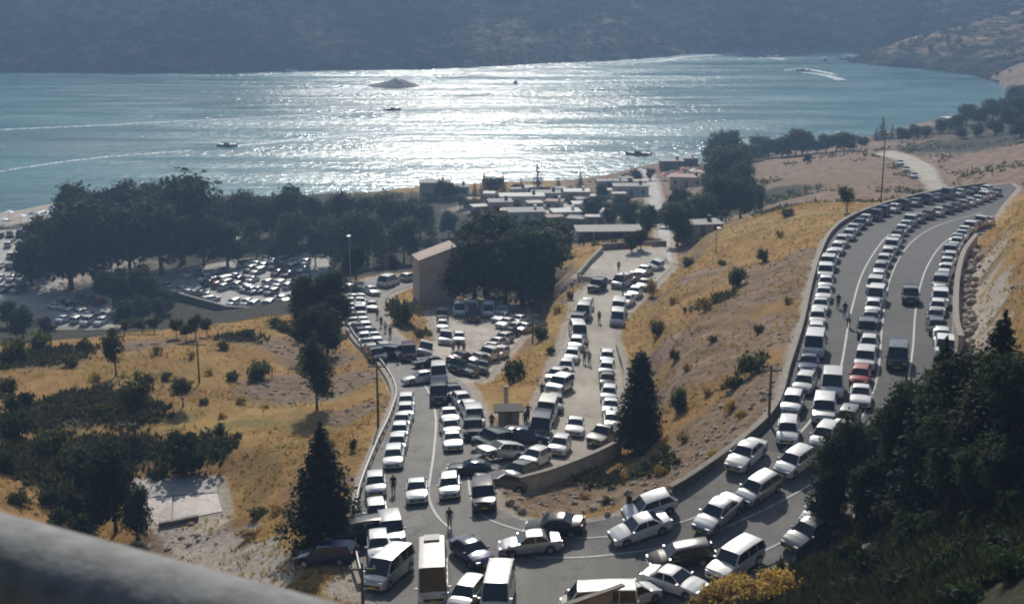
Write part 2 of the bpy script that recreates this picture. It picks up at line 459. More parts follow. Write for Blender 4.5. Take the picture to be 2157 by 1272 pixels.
# ------------------------------------------------------------------ terrain height
CTRL = [  # (px, py, z)
    # slope right of the middle road up to the upper road
    (1350, 640, 32.2), (1350, 720, 34), (1400, 620, 33.5), (1450, 700, 37), (1550, 700, 39.6), (1640, 700, 41), (1350, 820, 36), (1450, 820, 38.7),
    (1550, 820, 41), (1620, 820, 42), (1500, 900, 40.2), (1400, 900, 38), (1340, 930, 35.5), (1450, 960, 39.5), (1350, 1010, 38.2),
    (1250, 1005, 34.8), (1190, 1035, 35.9), (1130, 1055, 37.4), (1250, 1065, 38.2), (1450, 600, 34.5), (1550, 600, 37.6), (1650, 600, 39.8),
    (1450, 530, 31.6), (1550, 520, 34.6), (1650, 520, 37.5), (1500, 492, 31.5), (1600, 460, 33.6), (1680, 440, 34.8), (1740, 430, 35.4), (1800, 440, 36),
    # beyond the ridge
    (1440, 470, 16), (1500, 440, 14), (1550, 410, 13), (1650, 400, 18), (1700, 370, 16), (1620, 350, 9), (1750, 340, 13), (1800, 380, 22),
    (1880, 400, 26), (1900, 370, 23), (2000, 380, 25), (1980, 340, 20), (2060, 350, 23), (2140, 350, 29), (2050, 310, 18), (2150, 300, 24), (1900, 310, 12),
    (1950, 290, 11), (2050, 265, 11), (2150, 260, 16), (2157, 220, 9), (2080, 235, 7),
    (1420, 400, 5), (1480, 370, 3.5), (1420, 360, 2.5), (1330, 400, 4), (1330, 450, 9), (1340, 500, 20), (1250, 500, 16), (1200, 440, 7), (1100, 430, 6),
    (1250, 400, 3), (1100, 400, 3), (1000, 430, 4), (1000, 480, 5), (1100, 500, 9), (1200, 520, 20), (1250, 545, 24.5), (1150, 560, 20), (1180, 610, 25.5),
    (1050, 560, 14), (950, 520, 6), (950, 560, 11), (1050, 620, 20.5), (1150, 650, 26.5), (1150, 720, 29), (1120, 780, 30), (1080, 740, 26.5), (1170, 800, 32),
    (1060, 830, 32), (1000, 830, 32), (1060, 890, 34.4), (1110, 870, 33.9), (880, 650, 23), (860, 690, 25.5), (850, 730, 27.6), (900, 700, 25.3),
    (850, 560, 8), (780, 560, 8), (700, 600, 12), (690, 660, 20), (690, 720, 24), (740, 770, 28),
    # left hillside
    (760, 850, 31), (790, 900, 33.4), (740, 950, 34), (700, 900, 32.2), (720, 1000, 35.6), (700, 1080, 36.8), (740, 1150, 37.8), (700, 1200, 38), (640, 1280, 37.8),
    (650, 800, 28.6), (600, 850, 30.2), (600, 740, 27.5), (560, 680, 27), (500, 760, 28.8), (620, 670, 25.6), (450, 700, 27.3), (350, 700, 27), (250, 715, 27),
    (120, 735, 27), (30, 745, 27.5), (-100, 760, 28), (400, 800, 29.6), (250, 820, 29.5), (100, 830, 29.6), (-80, 860, 31), (500, 900, 31.2), (400, 900, 30.6),
    (250, 920, 30.2), (100, 950, 31), (-50, 1000, 34), (580, 980, 33.6), (640, 1020, 35), (520, 1020, 32.6), (600, 1090, 35), (560, 1130, 34.4), (640, 1170, 36.4),
    (250, 1000, 29.8), (200, 1080, 29.6), (250, 1130, 29.8), (100, 1120, 32), (0, 1150, 35), (300, 1200, 31), (450, 1250, 33),
    # behind the left ridge, lake level
    (600, 640, 8), (640, 690, 24.4), (400, 670, 4), (200, 700, 4), (50, 690, 4), (300, 650, 3), (100, 600, 2.8), (250, 560, 2.6), (400, 540, 2.6), (600, 520, 2.6), (750, 500, 3), (850, 470, 3),
    (100, 500, 2), (300, 480, 2), (500, 460, 2), (700, 450, 2), (900, 430, 2.4), (60, 462, 1.2), (200, 445, 1),
    # right bank and near slope
    (2040, 640, 43.5), (2080, 640, 46.5), (2120, 640, 49.5), (2055, 560, 43.6), (2090, 540, 46), (2140, 520, 47.5), (2110, 480, 42.5), (2135, 430, 40), (2150, 400, 37),
    (2200, 450, 46), (2200, 600, 52), (2040, 720, 44.8), (2090, 740, 48.8), (2150, 760, 53), (2050, 820, 47.5), (2000, 900, 46.6), (2100, 900, 51), (2200, 900, 55),
    (1950, 980, 45.4), (2050, 1000, 49.5), (2150, 1050, 53.5), (1850, 1060, 44), (1800, 1120, 43.6), (1900, 1150, 46.5), (2000, 1150, 49.5), (2150, 1200, 54.5),
    (1720, 1170, 41.7), (1800, 1250, 45), (1950, 1272, 50), (2100, 1290, 54.5), (1650, 1220, 41), (1600, 1280, 41.2), (1500, 1275, 39.8), (2300, 1200, 58), (2300, 900, 57),
]
ctrl = [P(*c) for c in CTRL]
# shoreline (z=0) and just offshore
SHORE = [(-400, 452), (-200, 452), (0, 447), (70, 436), (140, 418), (300, 408), (500, 410), (700, 405), (900, 390), (1100, 382), (1250, 372), (1340, 352), (1420, 340),
         (1500, 345), (1580, 322), (1660, 308), (1760, 296), (1850, 284), (1920, 264), (2000, 246), (2060, 228), (2105, 212), (2128, 195)]
for x, y in SHORE:
    ctrl.append(P(x, y, 0.0)); ctrl.append(P(x, y - 14, -3.0)); ctrl.append(P(x, y - 50, -6.0))
for w in [(0, 62, 44), (-60, 62, 36), (60, 62, 54), (-120, 80, 32), (120, 80, 62), (0, 30, 57), (-50, 25, 50), (50, 25, 60), (0, 8, 71), (0, -25, 80), (-60, -25, 72), (60, -25, 80),
          (-200, 100, 26), (-200, 40, 34), (160, 150, 62), (200, 250, 52), (260, 400, 40), (320, 520, 36), (-260, 250, 10), (-320, 420, 2)]:
    ctrl.append(Vector(w))
for e in (main_e, mid_e, path_e, track_e):
    for i in range(0, len(e), 7):
        ctrl.append(Vector(((e[i][0] + e[i][3]) / 2, (e[i][1] + e[i][4]) / 2, e[i][2])))
C = np.array([tuple(c) for c in ctrl])
def tps(r2): return np.where(r2 > 1e-9, r2 * np.log(np.maximum(r2, 1e-9)), 0) * .5
def warp(x, y):    # compress far distances so that spacing of control points is even
    r = np.sqrt(x * x + y * y + 400.0)
    s = 60 * np.log1p(r / 60.0) / r
    return x * s, y * s
cx, cy = warp(C[:, 0], C[:, 1])
n_ = len(C)
K = tps((cx[:, None] - cx) ** 2 + (cy[:, None] - cy) ** 2) + np.eye(n_) * 3.0
A = np.zeros((n_ + 3, n_ + 3)); A[:n_, :n_] = K
A[:n_, n_] = 1; A[:n_, n_ + 1] = cx; A[:n_, n_ + 2] = cy; A[n_:, :n_] = A[:n_, n_:].T
W = np.linalg.solve(A, np.concatenate([C[:, 2], [0, 0, 0]]))
def Hn(x, y):
    shp = x.shape; X, Y = warp(x.ravel(), y.ravel())
    o = np.empty(X.size)
    for i in range(0, X.size, 20000):
        a, b = X[i:i + 20000], Y[i:i + 20000]
        o[i:i + 20000] = tps((a[:, None] - cx) ** 2 + (b[:, None] - cy) ** 2) @ W[:n_] + W[n_] + W[n_ + 1] * a + W[n_ + 2] * b
    return o.reshape(shp)
# value noise fbm
_tab = rng.random((256, 256))
def vnoise(x, y):
    xi, yi = np.floor(x).astype(int), np.floor(y).astype(int)
    fx, fy = x - xi, y - yi
    fx = fx * fx * (3 - 2 * fx); fy = fy * fy * (3 - 2 * fy)
    t = lambda a, b: _tab[a & 255, b & 255]
    return (t(xi, yi) * (1 - fx) + t(xi + 1, yi) * fx) * (1 - fy) + (t(xi, yi + 1) * (1 - fx) + t(xi + 1, yi + 1) * fx) * fy
def fbm(x, y, s, o=5, g=.5):
    r = 0; a = 1; tot = 0
    for k in range(o):
        r = r + a * (vnoise(x / s * 2 ** k + 17 * k, y / s * 2 ** k + 31 * k) - .5); tot += a; a *= g
    return r / tot * 2
def sstep(a, b, x):
    t = np.clip((x - a) / (b - a), 0, 1); return t * t * (3 - 2 * t)

# far shore: mountain foot and spurs, as real heights on their own ground
FOOT = [(-2500, 150), (-600, 152), (0, 153), (300, 153), (600, 150), (850, 147), (1050, 140), (1170, 132), (1300, 128), (1420, 119), (1470, 110), (1600, 106), (1790, 105), (1900, 104), (2300, 102), (3800, 96)]
fw = np.array([tuple(P(x, y, 0))[:2] for x, y in FOOT])
def footdist(x, y):
    best = np.full(x.shape, 1e9); sgn = np.ones(x.shape)
    for i in range(len(fw) - 1):
        a, b = fw[i], fw[i + 1]; d = b - a
        t = np.clip(((x - a[0]) * d[0] + (y - a[1]) * d[1]) / (d @ d), 0, 1)
        dd = np.hypot(x - a[0] - t * d[0], y - a[1] - t * d[1])
        s = np.sign(d[0] * (y - a[1]) - d[1] * (x - a[0]))
        m = dd < best
        best = np.where(m, dd, best); sgn = np.where(m, s, sgn)
    return best * sgn
SPUR = [(1790, 131), (1850, 139), (1950, 147), (2040, 158), (2085, 168), (2118, 184), (2135, 200)]
sw = np.array([tuple(P(x, y, 0))[:2] for x, y in SPUR])
sw = np.vstack([sw, [[900, sw[-1][1] - 40]], [[1200, 1500]], [[sw[0][0] + 90, sw[0][1] + 190]]])
def inpoly(x, y, poly):
    ins = np.zeros(x.shape, bool); d = np.full(x.shape, 1e9)
    for i in range(len(poly)):
        a, b = poly[i], poly[(i + 1) % len(poly)]
        if a[1] != b[1]:
            c = ((a[1] > y) != (b[1] > y)) & (x < (b[0] - a[0]) * (y - a[1]) / (b[1] - a[1]) + a[0]); ins ^= c
        e = b - a; t = np.clip(((x - a[0]) * e[0] + (y - a[1]) * e[1]) / (e @ e), 0, 1)
        d = np.minimum(d, np.hypot(x - a[0] - t * e[0], y - a[1] - t * e[1]))
    return np.where(ins, d, -d)
def Hf(x, y):
    d = footdist(x, y)
    rid = fbm(x + .3 * y, y * .5, 210, 6, .55)
    z = np.where(d > 0, np.minimum(d * (.62 + .55 * rid), 190) + fbm(x, y, 60, 5) * np.clip(d * .16, 0, 26) + np.minimum(d * .3, 2), -4 + np.clip(d * .05, -6, 0))
    s = inpoly(x, y, sw)
    hs = np.where(s > 0, 2 + 26 * (1 - np.exp(-np.clip(s, 0, None) / 55)) * (1 + .5 * fbm(x, y, 90, 5)) + np.clip(s - 60, 0, 300) * .07 + 2 * fbm(x, y, 25, 4) * np.clip(s / 15, 0, 1), -4)
    return np.maximum(z, hs)
# ------------------------------------------------------------------ ground meshes
def H0(x, y):
    n = Hn(x, y)
    rel = fbm(x, y, 9, 5, .55) * .55 + fbm(x, y, 34, 4) * .9
    amp = np.clip((n - .5) / 6, 0, 1) * np.clip(1.4 - np.hypot(x, y) / 500, .4, 1)
    n = n + rel * amp
    f = Hf(x, y)
    t = sstep(690, 790, y + 0 * x)
    t = np.maximum(t, sstep(330, 420, np.abs(x - 20)) * sstep(500, 700, y))
    return n * (1 - t) + f * t
allv, allf, off = [], [], 0
for name, v, f, m in paved:
    allv += v
    for q in f:
        q = [i + off for i in q]
        allf.append(tuple(q[:3]))
        if len(q) == 4: allf.append((q[0], q[2], q[3]))
    off += len(v)
flat = BVHTree.FromPolygons([Vector((p.x, p.y, 0)) for p in allv], allf, all_triangles=True)
def tri_z(i, x, y):
    a, b, c = (allv[k] for k in allf[i])
    d = (b.y - c.y) * (a.x - c.x) + (c.x - b.x) * (a.y - c.y)
    if abs(d) < 1e-9: return a.z
    u = ((b.y - c.y) * (x - c.x) + (c.x - b.x) * (y - c.y)) / d
    v = ((c.y - a.y) * (x - c.x) + (a.x - c.x) * (y - c.y)) / d
    u = min(max(u, 0), 1); v = min(max(v, 0), 1)
    return u * a.z + v * b.z + max(0, 1 - u - v) * c.z
def spacing(a, b, f):
    o = [a]
    while o[-1] < b: o.append(o[-1] + f(o[-1]))
    return np.array(o)
ys = spacing(-30, 800, lambda y: max(.5, min(5, .0052 * max(y, 0))) if y > 62 else 3)
xr = spacing(0, 420, lambda x: .62 if x < 34 else min(5, .62 + (x - 34) * .02))
xs = np.concatenate([-xr[:0:-1], xr])
GX, GY = np.meshgrid(xs, ys)
GZ = H0(GX, GY)
rd = np.full(GX.shape, 99.0)
for j in range(GX.shape[0]):
    if ys[j] < 75 or ys[j] > 520: continue
    cell = ys[j] * .0052
    for i in range(GX.shape[1]):
        x = xs[i]
        if abs(x) > 25 + ys[j] * .45: continue
        h = flat.find_nearest(Vector((x, ys[j], 0)), 9)
        if h[0] is None: continue
        co, _, idx, d = h
        rd[j, i] = d
        rz_ = tri_z(idx, co.x, co.y) - .07
        m0 = .6 + cell
        if d < m0: GZ[j, i] = rz_
        else:
            t = min(1, (d - m0) / 5.0); t = t * t * (3 - 2 * t)
            GZ[j, i] = rz_ * (1 - t) + GZ[j, i] * t
ny, nx = GX.shape
# zones, painted as what the ground is made of
zone = np.zeros((ny, nx, 4))
def blob(ch, px, py, z, r, s=1.0, ax=1.0):
    c = P(px, py, z)
    q = np.exp(-(((GX - c.x) / (r * ax)) ** 2 + ((GY - c.y) / r) ** 2))
    zone[..., ch] = np.clip(zone[..., ch] + s * q, 0, 1)
# rock and pale dirt
for a in [(1300, 1040, 37.5, 7), (1400, 1010, 38.5, 6), (1500, 930, 40, 6), (1560, 860, 41, 5), (1620, 800, 42, 4), (1640, 720, 41.5, 4), (1670, 620, 41, 4), (1690, 540, 39, 5), (1200, 1060, 37, 5),
          (650, 840, 29, 7), (600, 830, 29, 6), (680, 760, 28, 6), (600, 720, 28, 6), (740, 880, 32, 4), (760, 800, 30, 4), (1170, 620, 26, 6), (1190, 560, 24, 8), (1150, 680, 27, 4),
          (2045, 600, 42, 5), (2055, 660, 44, 5), (2045, 560, 42, 5), (2075, 500, 42, 7), (2050, 700, 45, 4), (1420, 540, 29, 8), (300, 740, 28, 5), (100, 780, 28, 6), (400, 1170, 31, 4), (1080, 1050, 38, 2), (1090, 1075, 38, 3),
          (1230, 600, 29, 4), (340, 1130, 31, 3), (730, 1160, 38, 3), (770, 1000, 37, 2), (1650, 400, 18, 24), (1700, 395, 18, 20), (1450, 510, 27, 8)]: blob(0, *a)
# dark scrub
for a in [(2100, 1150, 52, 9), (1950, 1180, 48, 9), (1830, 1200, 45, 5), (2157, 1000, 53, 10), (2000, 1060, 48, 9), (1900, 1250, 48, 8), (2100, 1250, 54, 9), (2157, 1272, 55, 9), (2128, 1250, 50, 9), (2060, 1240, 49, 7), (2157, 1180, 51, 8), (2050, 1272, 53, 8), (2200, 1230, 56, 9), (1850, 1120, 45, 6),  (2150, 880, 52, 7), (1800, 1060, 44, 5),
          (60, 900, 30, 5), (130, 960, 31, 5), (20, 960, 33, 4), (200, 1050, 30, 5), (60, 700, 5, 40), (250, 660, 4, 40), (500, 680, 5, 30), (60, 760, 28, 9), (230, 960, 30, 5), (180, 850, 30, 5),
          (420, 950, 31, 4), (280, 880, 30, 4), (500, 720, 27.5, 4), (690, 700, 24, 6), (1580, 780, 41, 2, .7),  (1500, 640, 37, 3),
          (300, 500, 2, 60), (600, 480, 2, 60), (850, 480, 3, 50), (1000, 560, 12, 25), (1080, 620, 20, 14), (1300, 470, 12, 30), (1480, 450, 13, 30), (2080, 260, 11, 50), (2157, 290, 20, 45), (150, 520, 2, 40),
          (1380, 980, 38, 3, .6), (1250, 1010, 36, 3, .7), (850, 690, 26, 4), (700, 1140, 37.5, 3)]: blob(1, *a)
# pinkish far ground
zone[..., 2] = np.clip(sstep(235, 330, GY) * sstep(-10, 40, GX), 0, 1)
for a in [(1600, 640, 38.5, 10), (1650, 560, 39, 9), (1380, 760, 34, 6), (1500, 760, 39, 6), (1560, 740, 40, 8), (1440, 580, 34, 8), (1600, 700, 40, 6), (1550, 880, 40, 6), (60, 760, 28, 8)]: blob(2, *a, .8)
beach = P(60, 455, 0)
zone[..., 0] = np.maximum(zone[..., 0], np.exp(-(((GX - beach.x) / 40) ** 2 + ((GY - beach.y) / 14) ** 2)))
zone[..., 1] *= 1 - np.exp(-(((GX - beach.x) / 34) ** 2 + ((GY - beach.y) / 10) ** 2))
zone[..., 3] = np.where(rd < 5, .75 * np.exp(-(np.clip(rd - .4, 0, 9) / 1.1) ** 2), 0)
for a in [(400, 1125, 31, 3), (430, 1150, 32, 3), (480, 1185, 33, 3), (540, 1220, 34, 3), (590, 1250, 35, 2.6), (500, 1070, 32.6, 1.1), (545, 1050, 33.4, .9), (460, 1095, 31.8, 1.4), (520, 1130, 33, 1.2), (560, 1170, 34, 1.2), (610, 1215, 35.4, 1.2),
          (60, 455, 0, 26, 1, 1.6), (60, 640, 4, 12, 1, 2), (30, 560, 3, 24, 1, 1.6), (1065, 885, 34, 3, .5), (1180, 640, 26, 4, .5), (1230, 470, 8, 16, .8, 2), (1060, 425, 6, 12, .8, 2), (745, 1240, 38, 3, .8), (2050, 650, 43, 3.5), (2065, 640, 45, 3.5), (2055, 590, 43, 3.5), (2062, 545, 43, 4), (2045, 700, 44, 3.5), (2075, 590, 45, 3.5), (2070, 690, 46.5, 3), (2090, 520, 43, 4, .8), (2060, 740, 45.5, 3), (1150, 1250, 38.5, 4, .8)]: blob(3, *a)
def grid_mesh(name, X, Y, Z, m, zn=None, keep=None):
    ny, nx = X.shape
    me = bpy.data.meshes.new(name)
    me.vertices.add(nx * ny)
    me.vertices.foreach_set('co', np.stack([X, Y, Z], -1).ravel())
    j, i = np.meshgrid(np.arange(ny - 1), np.arange(nx - 1), indexing='ij')
    q = np.stack([j * nx + i, j * nx + i + 1, (j + 1) * nx + i + 1, (j + 1) * nx + i], -1).reshape(-1, 4)
    if keep is not None: q = q[keep[:-1, :-1].ravel()]
    me.loops.add(q.size); me.polygons.add(len(q))
    me.loops.foreach_set('vertex_index', q.ravel())
    me.polygons.foreach_set('loop_start', np.arange(0, q.size, 4))
    me.polygons.foreach_set('use_smooth', np.ones(len(q), bool))
    me.materials.append(m)
    me.update(calc_edges=True)
    if zn is not None:
        ca = me.color_attributes.new('zone', 'FLOAT_COLOR', 'POINT')
        ca.data.foreach_set('color', zn.ravel())
    return me
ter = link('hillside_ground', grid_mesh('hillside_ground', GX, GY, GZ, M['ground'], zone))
tag(ter, kind='structure')
# far hills
hx = np.arange(-1500, 1700, 9.0); hy = spacing(700, 2100, lambda y: 6 if y < 1100 else 14)
FX, FY = np.meshgrid(hx, hy); FZ = H0(FX, FY) - .3
inside = (FY < 780) & (np.abs(FX) < 400)
fz = np.zeros((*FX.shape, 4)); fz[..., 3] = 1
sp_ = inpoly(FX, FY, sw)
fz[..., 2] = np.clip(sstep(0, 30, sp_) * .6, 0, 1)
for px, py, r, s in [(1300, 115, 90, 1.), (1400, 105, 70, 1.), (1200, 100, 90, .6), (1330, 95, 110, .8)]:
    c = P(px, py, 15)
    fz[..., 2] = np.clip(fz[..., 2] + s * np.exp(-(((FX - c.x) / r) ** 2 + ((FY - c.y) / r) ** 2)), 0, 1)
far = link('far_hills', grid_mesh('far_hills', FX, FY, FZ, M['hill'], fz, keep=~inside))
tag(far, kind='structure')
# lake
wv = MB(); wv.add([(-1600, 300, 0), (1800, 300, 0), (1800, 1700, 0), (-1600, 1700, 0)], [(0, 1, 2, 3)])
lake = tag(link('lake_water', wv.mesh('lake_water', M['water'])), kind='structure')

gv = np.stack([GX, GY, GZ], -1).reshape(-1, 3)
for name, v, f, m in paved:
    me = bpy.data.meshes.new(name); me.from_pydata([tuple(p) for p in v], [], f); me.materials.append(M[m])
    o = link(name, me); tag(o, kind='structure')
# bring every ribbon's normals up
for o in col.objects:
    if o.type == 'MESH' and o.get('kind') == 'structure' and o not in (ter, far, lake): 
        if o.data.polygons[0].normal.z < 0: o.data.flip_normals()
# upper half of the main road is newer and darker, the bend and the lower arm are worn: second material by station
mr_ = bpy.data.objects['main_road'].data
mr_.materials.append(M['worn'])
na = 8
for i, p in enumerate(mr_.polygons):
    if i // na > 98: p.material_index = 1

road_bvh = BVHTree.FromPolygons(allv, allf, all_triangles=True)
xs_l, ys_l = xs, ys
def ground(x, y):
    """top of pavement or terrain at x, y"""
    i = int(np.searchsorted(xs_l, x)) - 1; j = int(np.searchsorted(ys_l, y)) - 1
    i = min(max(i, 0), nx - 2); j = min(max(j, 0), ny - 2)
    u = (x - xs_l[i]) / (xs_l[i + 1] - xs_l[i]); v = (y - ys_l[j]) / (ys_l[j + 1] - ys_l[j])
    z = (GZ[j, i] * (1 - u) + GZ[j, i + 1] * u) * (1 - v) + (GZ[j + 1, i] * (1 - u) + GZ[j + 1, i + 1] * u) * v
    h = road_bvh.ray_cast(Vector((x, y, 200)), Vector((0, 0, -1)))
    if h[0] is not None and h[0].z > z: z = h[0].z
    return float(z)
def gp(px, py):
    """where the line of sight through px, py meets the ground"""
    d = ray(px, py)
    t = 62.0; pt = t
    while t < 1200:
        p = d * t
        if CZ + p.z < max(ground(p.x, p.y), 0): break
        pt = t; t *= 1.008
    for _ in range(14):
        mt = (pt + t) / 2; p = d * mt
        if CZ + p.z < max(ground(p.x, p.y), 0): t = mt
        else: pt = mt
    p = d * t
    return Vector((p.x, p.y, max(ground(p.x, p.y), 0)))

# painted lines: follow the road
def line(pix, w=.16, lift=.03, n=14, dash=None):
    pts = [gp(*p) for p in pix]
    c = cr([tuple(p) for p in pts], n)
    b = MB(); run = 0
    for i in range(len(c) - 1):
        a, e = Vector(c[i]), Vector(c[i + 1])
        d = (e - a); run += d.length
        if dash and (run % (2 * dash)) > dash: continue
        s = Vector((d.y, -d.x, 0)).normalized() * w / 2
        q = [a + s, e + s, e - s, a - s]
        q = [(p.x, p.y, ground(p.x, p.y) + lift) for p in q]
        b.add(q, [(0, 1, 2, 3)])
    me = b.mesh('lane_line', M['line'])
    if me.polygons and me.polygons[0].normal.z < 0: me.flip_normals()
    o = link('lane_line', me, bpy.data.objects['main_road']); return o
line([(2040, 440), (1950, 458), (1880, 490), (1845, 527), (1815, 580), (1797, 640), (1786, 690), (1772, 770), (1750, 830), (1700, 895), (1650, 950)], .2)
line([(2070, 448), (1985, 472), (1935, 498), (1900, 535), (1878, 580), (1866, 625), (1858, 690), (1850, 780), (1830, 850), (1790, 920)], .18)
line([(2095, 455), (2030, 485), (1985, 515), (1955, 558), (1938, 605), (1928, 660), (1922, 740), (1905, 830), (1870, 900), (1800, 975)], .2)
line([(1800, 965), (1700, 1025), (1600, 1078), (1500, 1122), (1400, 1152), (1250, 1172), (1130, 1175)], .2)
line([(1600, 1005), (1540, 1045), (1469, 1087), (1407, 1106), (1300, 1128), (1180, 1132), (1080, 1112), (1020, 1088), (993, 1050), (986, 1000)], .18)
line([(880, 790), (905, 830), (918, 880), (914, 950), (907, 1000), (903, 1045), (920, 1085), (950, 1115)], .2)
line([(1740, 1085), (1640, 1145), (1540, 1190)], .2)
line([(838, 985), (862, 900), (872, 860)], .16)

# ------------------------------------------------------------------ walls, parapets, rails
def wall_along(pts, name, h, th, mw, mc, label, cat='wall', lo=.6, cop=.12, over=.05, base=None):
    """pts: world points on the ground; a body and a coping on top, following the ground"""
    c = [Vector(p) for p in pts]
    t = empty(name, c[0]); org = c[0].copy()
    def sect(w, z0, z1):
        rings = []
        for i, p in enumerate(c):
            d = (c[min(i + 1, len(c) - 1)] - c[max(i - 1, 0)]); s = Vector((d.y, -d.x, 0)).normalized() * w / 2
            q = p - org
            zb = (base - org.z) if base is not None and z0 < 0 else q.z + z0
            rings.append([Vector((q.x + s.x, q.y + s.y, zb)), Vector((q.x - s.x, q.y - s.y, zb)), Vector((q.x - s.x, q.y - s.y, q.z + z1)), Vector((q.x + s.x, q.y + s.y, q.z + z1))])
        b = MB(); b.loft(rings); return b
    link('wall_body', fixn(sect(th, -lo, h).mesh('wall_body', mw)), t)
    link('coping', fixn(sect(th + 2 * over, h + .002, h + cop).mesh('coping', mc)), t)
    return tag(t, label, cat)
def densify(pix, n=6):
    w = [gp(*p) for p in pix]
    d = cr([tuple(p) for p in w], n)
    return [Vector((p[0], p[1], ground(p[0], p[1]))) for p in d]
# stone parapet along the valley side of the upper road (follows the ribbon's left edge)
par = []
for r in main_e[4:112:2]:
    l, q = Vector(r[:3]), Vector(r[3:]); d = (l - q).normalized()
    par.append(l + d * .35)
wall_along(par, 'roadside_parapet', .55, .4, M['stonewall'], M['coping'], 'long low stone parapet along the valley side of the upper road', 'parapet', lo=1.2)
# rendered retaining wall below the middle road
wp = [gp(*p) for p in [(1092, 1038), (1150, 1022), (1200, 1004), (1250, 983), (1306, 955)]]
for p in wp: p.z = p.z
wpts = [Vector(p) for p in cr([tuple(p) for p in wp], 6)]
wall_along(wpts, 'retaining_wall', 1.3, .35, M['wall'], M['coping'], 'beige rendered retaining wall holding up the middle road', 'wall', lo=2.6)
wall_along(densify([(2022, 740), (2012, 700), (2012, 640), (2018, 590), (2030, 550), (2055, 515)], 5), 'bank_wall', 1.5, .5, M['beige'], M['coping'], 'pale wall at the foot of the rocky bank beside the upper road', 'wall', lo=1)
wall_along([P(1165, 1345, 38.9), P(1240, 1318, 39), P(1312, 1292, 39.1)], 'near_wall', 2.0, .3, M['wall'], M['coping'], 'short beige wall end at the bottom edge in front of parked cars', 'wall', lo=2)
wall_along([gp(1218, 585), gp(1240, 558), gp(1268, 530)], 'terrace_wall', .7, .35, M['wall'], M['coping'], 'low wall on the slope side of the viewing terrace', 'wall')
wall_along([gp(1268, 526), gp(1330, 522), gp(1402, 518)], 'terrace_back_wall', .9, .35, M['roofred'], M['coping'], 'reddish low wall along the lake side of the viewing terrace', 'wall')
wall_along([gp(1218, 588), gp(1260, 594), gp(1296, 598)], 'terrace_front_wall', .5, .35, M['wall'], M['coping'], 'low front wall of the viewing terrace beside the parked cars', 'wall')
wall_along([gp(335, 1110), gp(380, 1102), gp(418, 1094)], 'slab_edge_wall', .35, .3, M['stonewall'], M['coping'], 'dark low edge wall below the pale concrete slab', 'wall')
wall_along(densify([(1318, 835), (1316, 790), (1306, 755), (1300, 735)], 4), 'road_edge_wall', .8, .3, M['wall'], M['coping'], 'light edge wall beside the tall cypress on the middle road', 'wall')
# embankment wall of the lakeside lot
wall_along([P(250, 652, 3.2), P(300, 606, 3.2), P(480, 655, 3.2), P(600, 662, 3.2)], 'lot_wall', 1.0, .6, M['stonewall'], M['coping'], 'dark embankment wall around the front of the lakeside parking lot', 'wall', lo=3)

def guardrail(pts, label):
    t = empty('guard_rail', pts[0]); o = pts[0]
    b = MB()
    rings = []
    for i, p in enumerate(pts):
        d = (pts[min(i + 1, len(pts) - 1)] - pts[max(i - 1, 0)]); s = Vector((d.y, -d.x, 0)).normalized()
        q = p - o
        rings.append([q + s * a + Vector((0, 0, z)) for a, z in ((.03, .46), (.09, .53), (.03, .61), (.09, .69), (.03, .77), (-.03, .77), (.02, .61), (-.03, .46))])
    b.loft(rings); link('rail_beam', fixn(b.mesh('rail_beam', M['metal'])), t)
    pm = MB(); pm.box(-.05, .05, -.05, .05, -.4, .72); pme = pm.mesh('post', M['metal'])
    run = 9
    for i in range(1, len(pts)):
        run += (pts[i] - pts[i - 1]).length
        if run > 2.6:
            link('post', pme, t, pts[i] - o); run = 0
    return tag(t, label, 'guard rail')
gpts = []
for r in main_e[160:224]:
    l, q = Vector(r[3:]), Vector(r[:3]); d = (l - q).normalized()
    gpts.append(l + d * .25)
guardrail(gpts, 'pale guard rail along the outer edge of the lower road')
low = []
for r in main_e[160:226:2]:
    l, q = Vector(r[3:]), Vector(r[:3]); d = (l - q).normalized(); low.append(l + d * .62)
wall_along(low, 'lower_parapet', .25, .35, M['beige'], M['coping'], 'low reddish kerb wall behind the guard rail of the lower road', 'kerb wall')

# ------------------------------------------------------------------ plants
def crown_mesh(name, lobes, nleaf, size, m, seed, flat_=.5, shell=.55, tri=False):
    """lobes: (x,y,z,rx,ry,rz); leaf-sized faces spread through them, denser to the outside"""
    r = random.Random(seed)
    tot = sum(l[3] * l[4] + l[3] * l[5] for l in lobes)
    v, f = [], []
    for L in lobes:
        k = int(nleaf * (L[3] * L[4] + L[3] * L[5]) / tot)
        nb = max(4, k // 26)
        clumps = []
        for _ in range(nb):
            a, c = r.uniform(0, 2 * math.pi), r.uniform(-1, 1)
            s = math.sqrt(1 - c * c); q = r.uniform(shell, 1.0) * (1 + .16 * r.uniform(-1, 1))
            clumps.append((L[0] + L[3] * q * s * math.cos(a), L[1] + L[4] * q * s * math.sin(a), L[2] + L[5] * q * c))
        for _ in range(k):
            c = clumps[r.randrange(nb)]
            sg = size * 1.5
            p = Vector((c[0] + r.gauss(0, sg), c[1] + r.gauss(0, sg), c[2] + r.gauss(0, sg * .75)))
            n = Vector((p.x - L[0], p.y - L[1], (p.z - L[2]) * 1.0 + .3 * L[5])).normalized() + Vector((r.gauss(0, .5), r.gauss(0, .5), r.gauss(0, .5)))
            n.normalize()
            a = n.orthogonal().normalized(); a.rotate(Matrix.Rotation(r.uniform(0, 6.28), 3, n)); b = n.cross(a)
            s = size * r.uniform(.55, 1.25)
            i = len(v)
            v += [p + a * s, p + b * s * .6, p - a * s * .9, p - b * s * .55 + n * s * .15]
            f.append((i, i + 1, i + 2, i + 3))
    me = bpy.data.meshes.new(name); me.from_pydata([tuple(p) for p in v], [], f); me.materials.append(m)
    return me
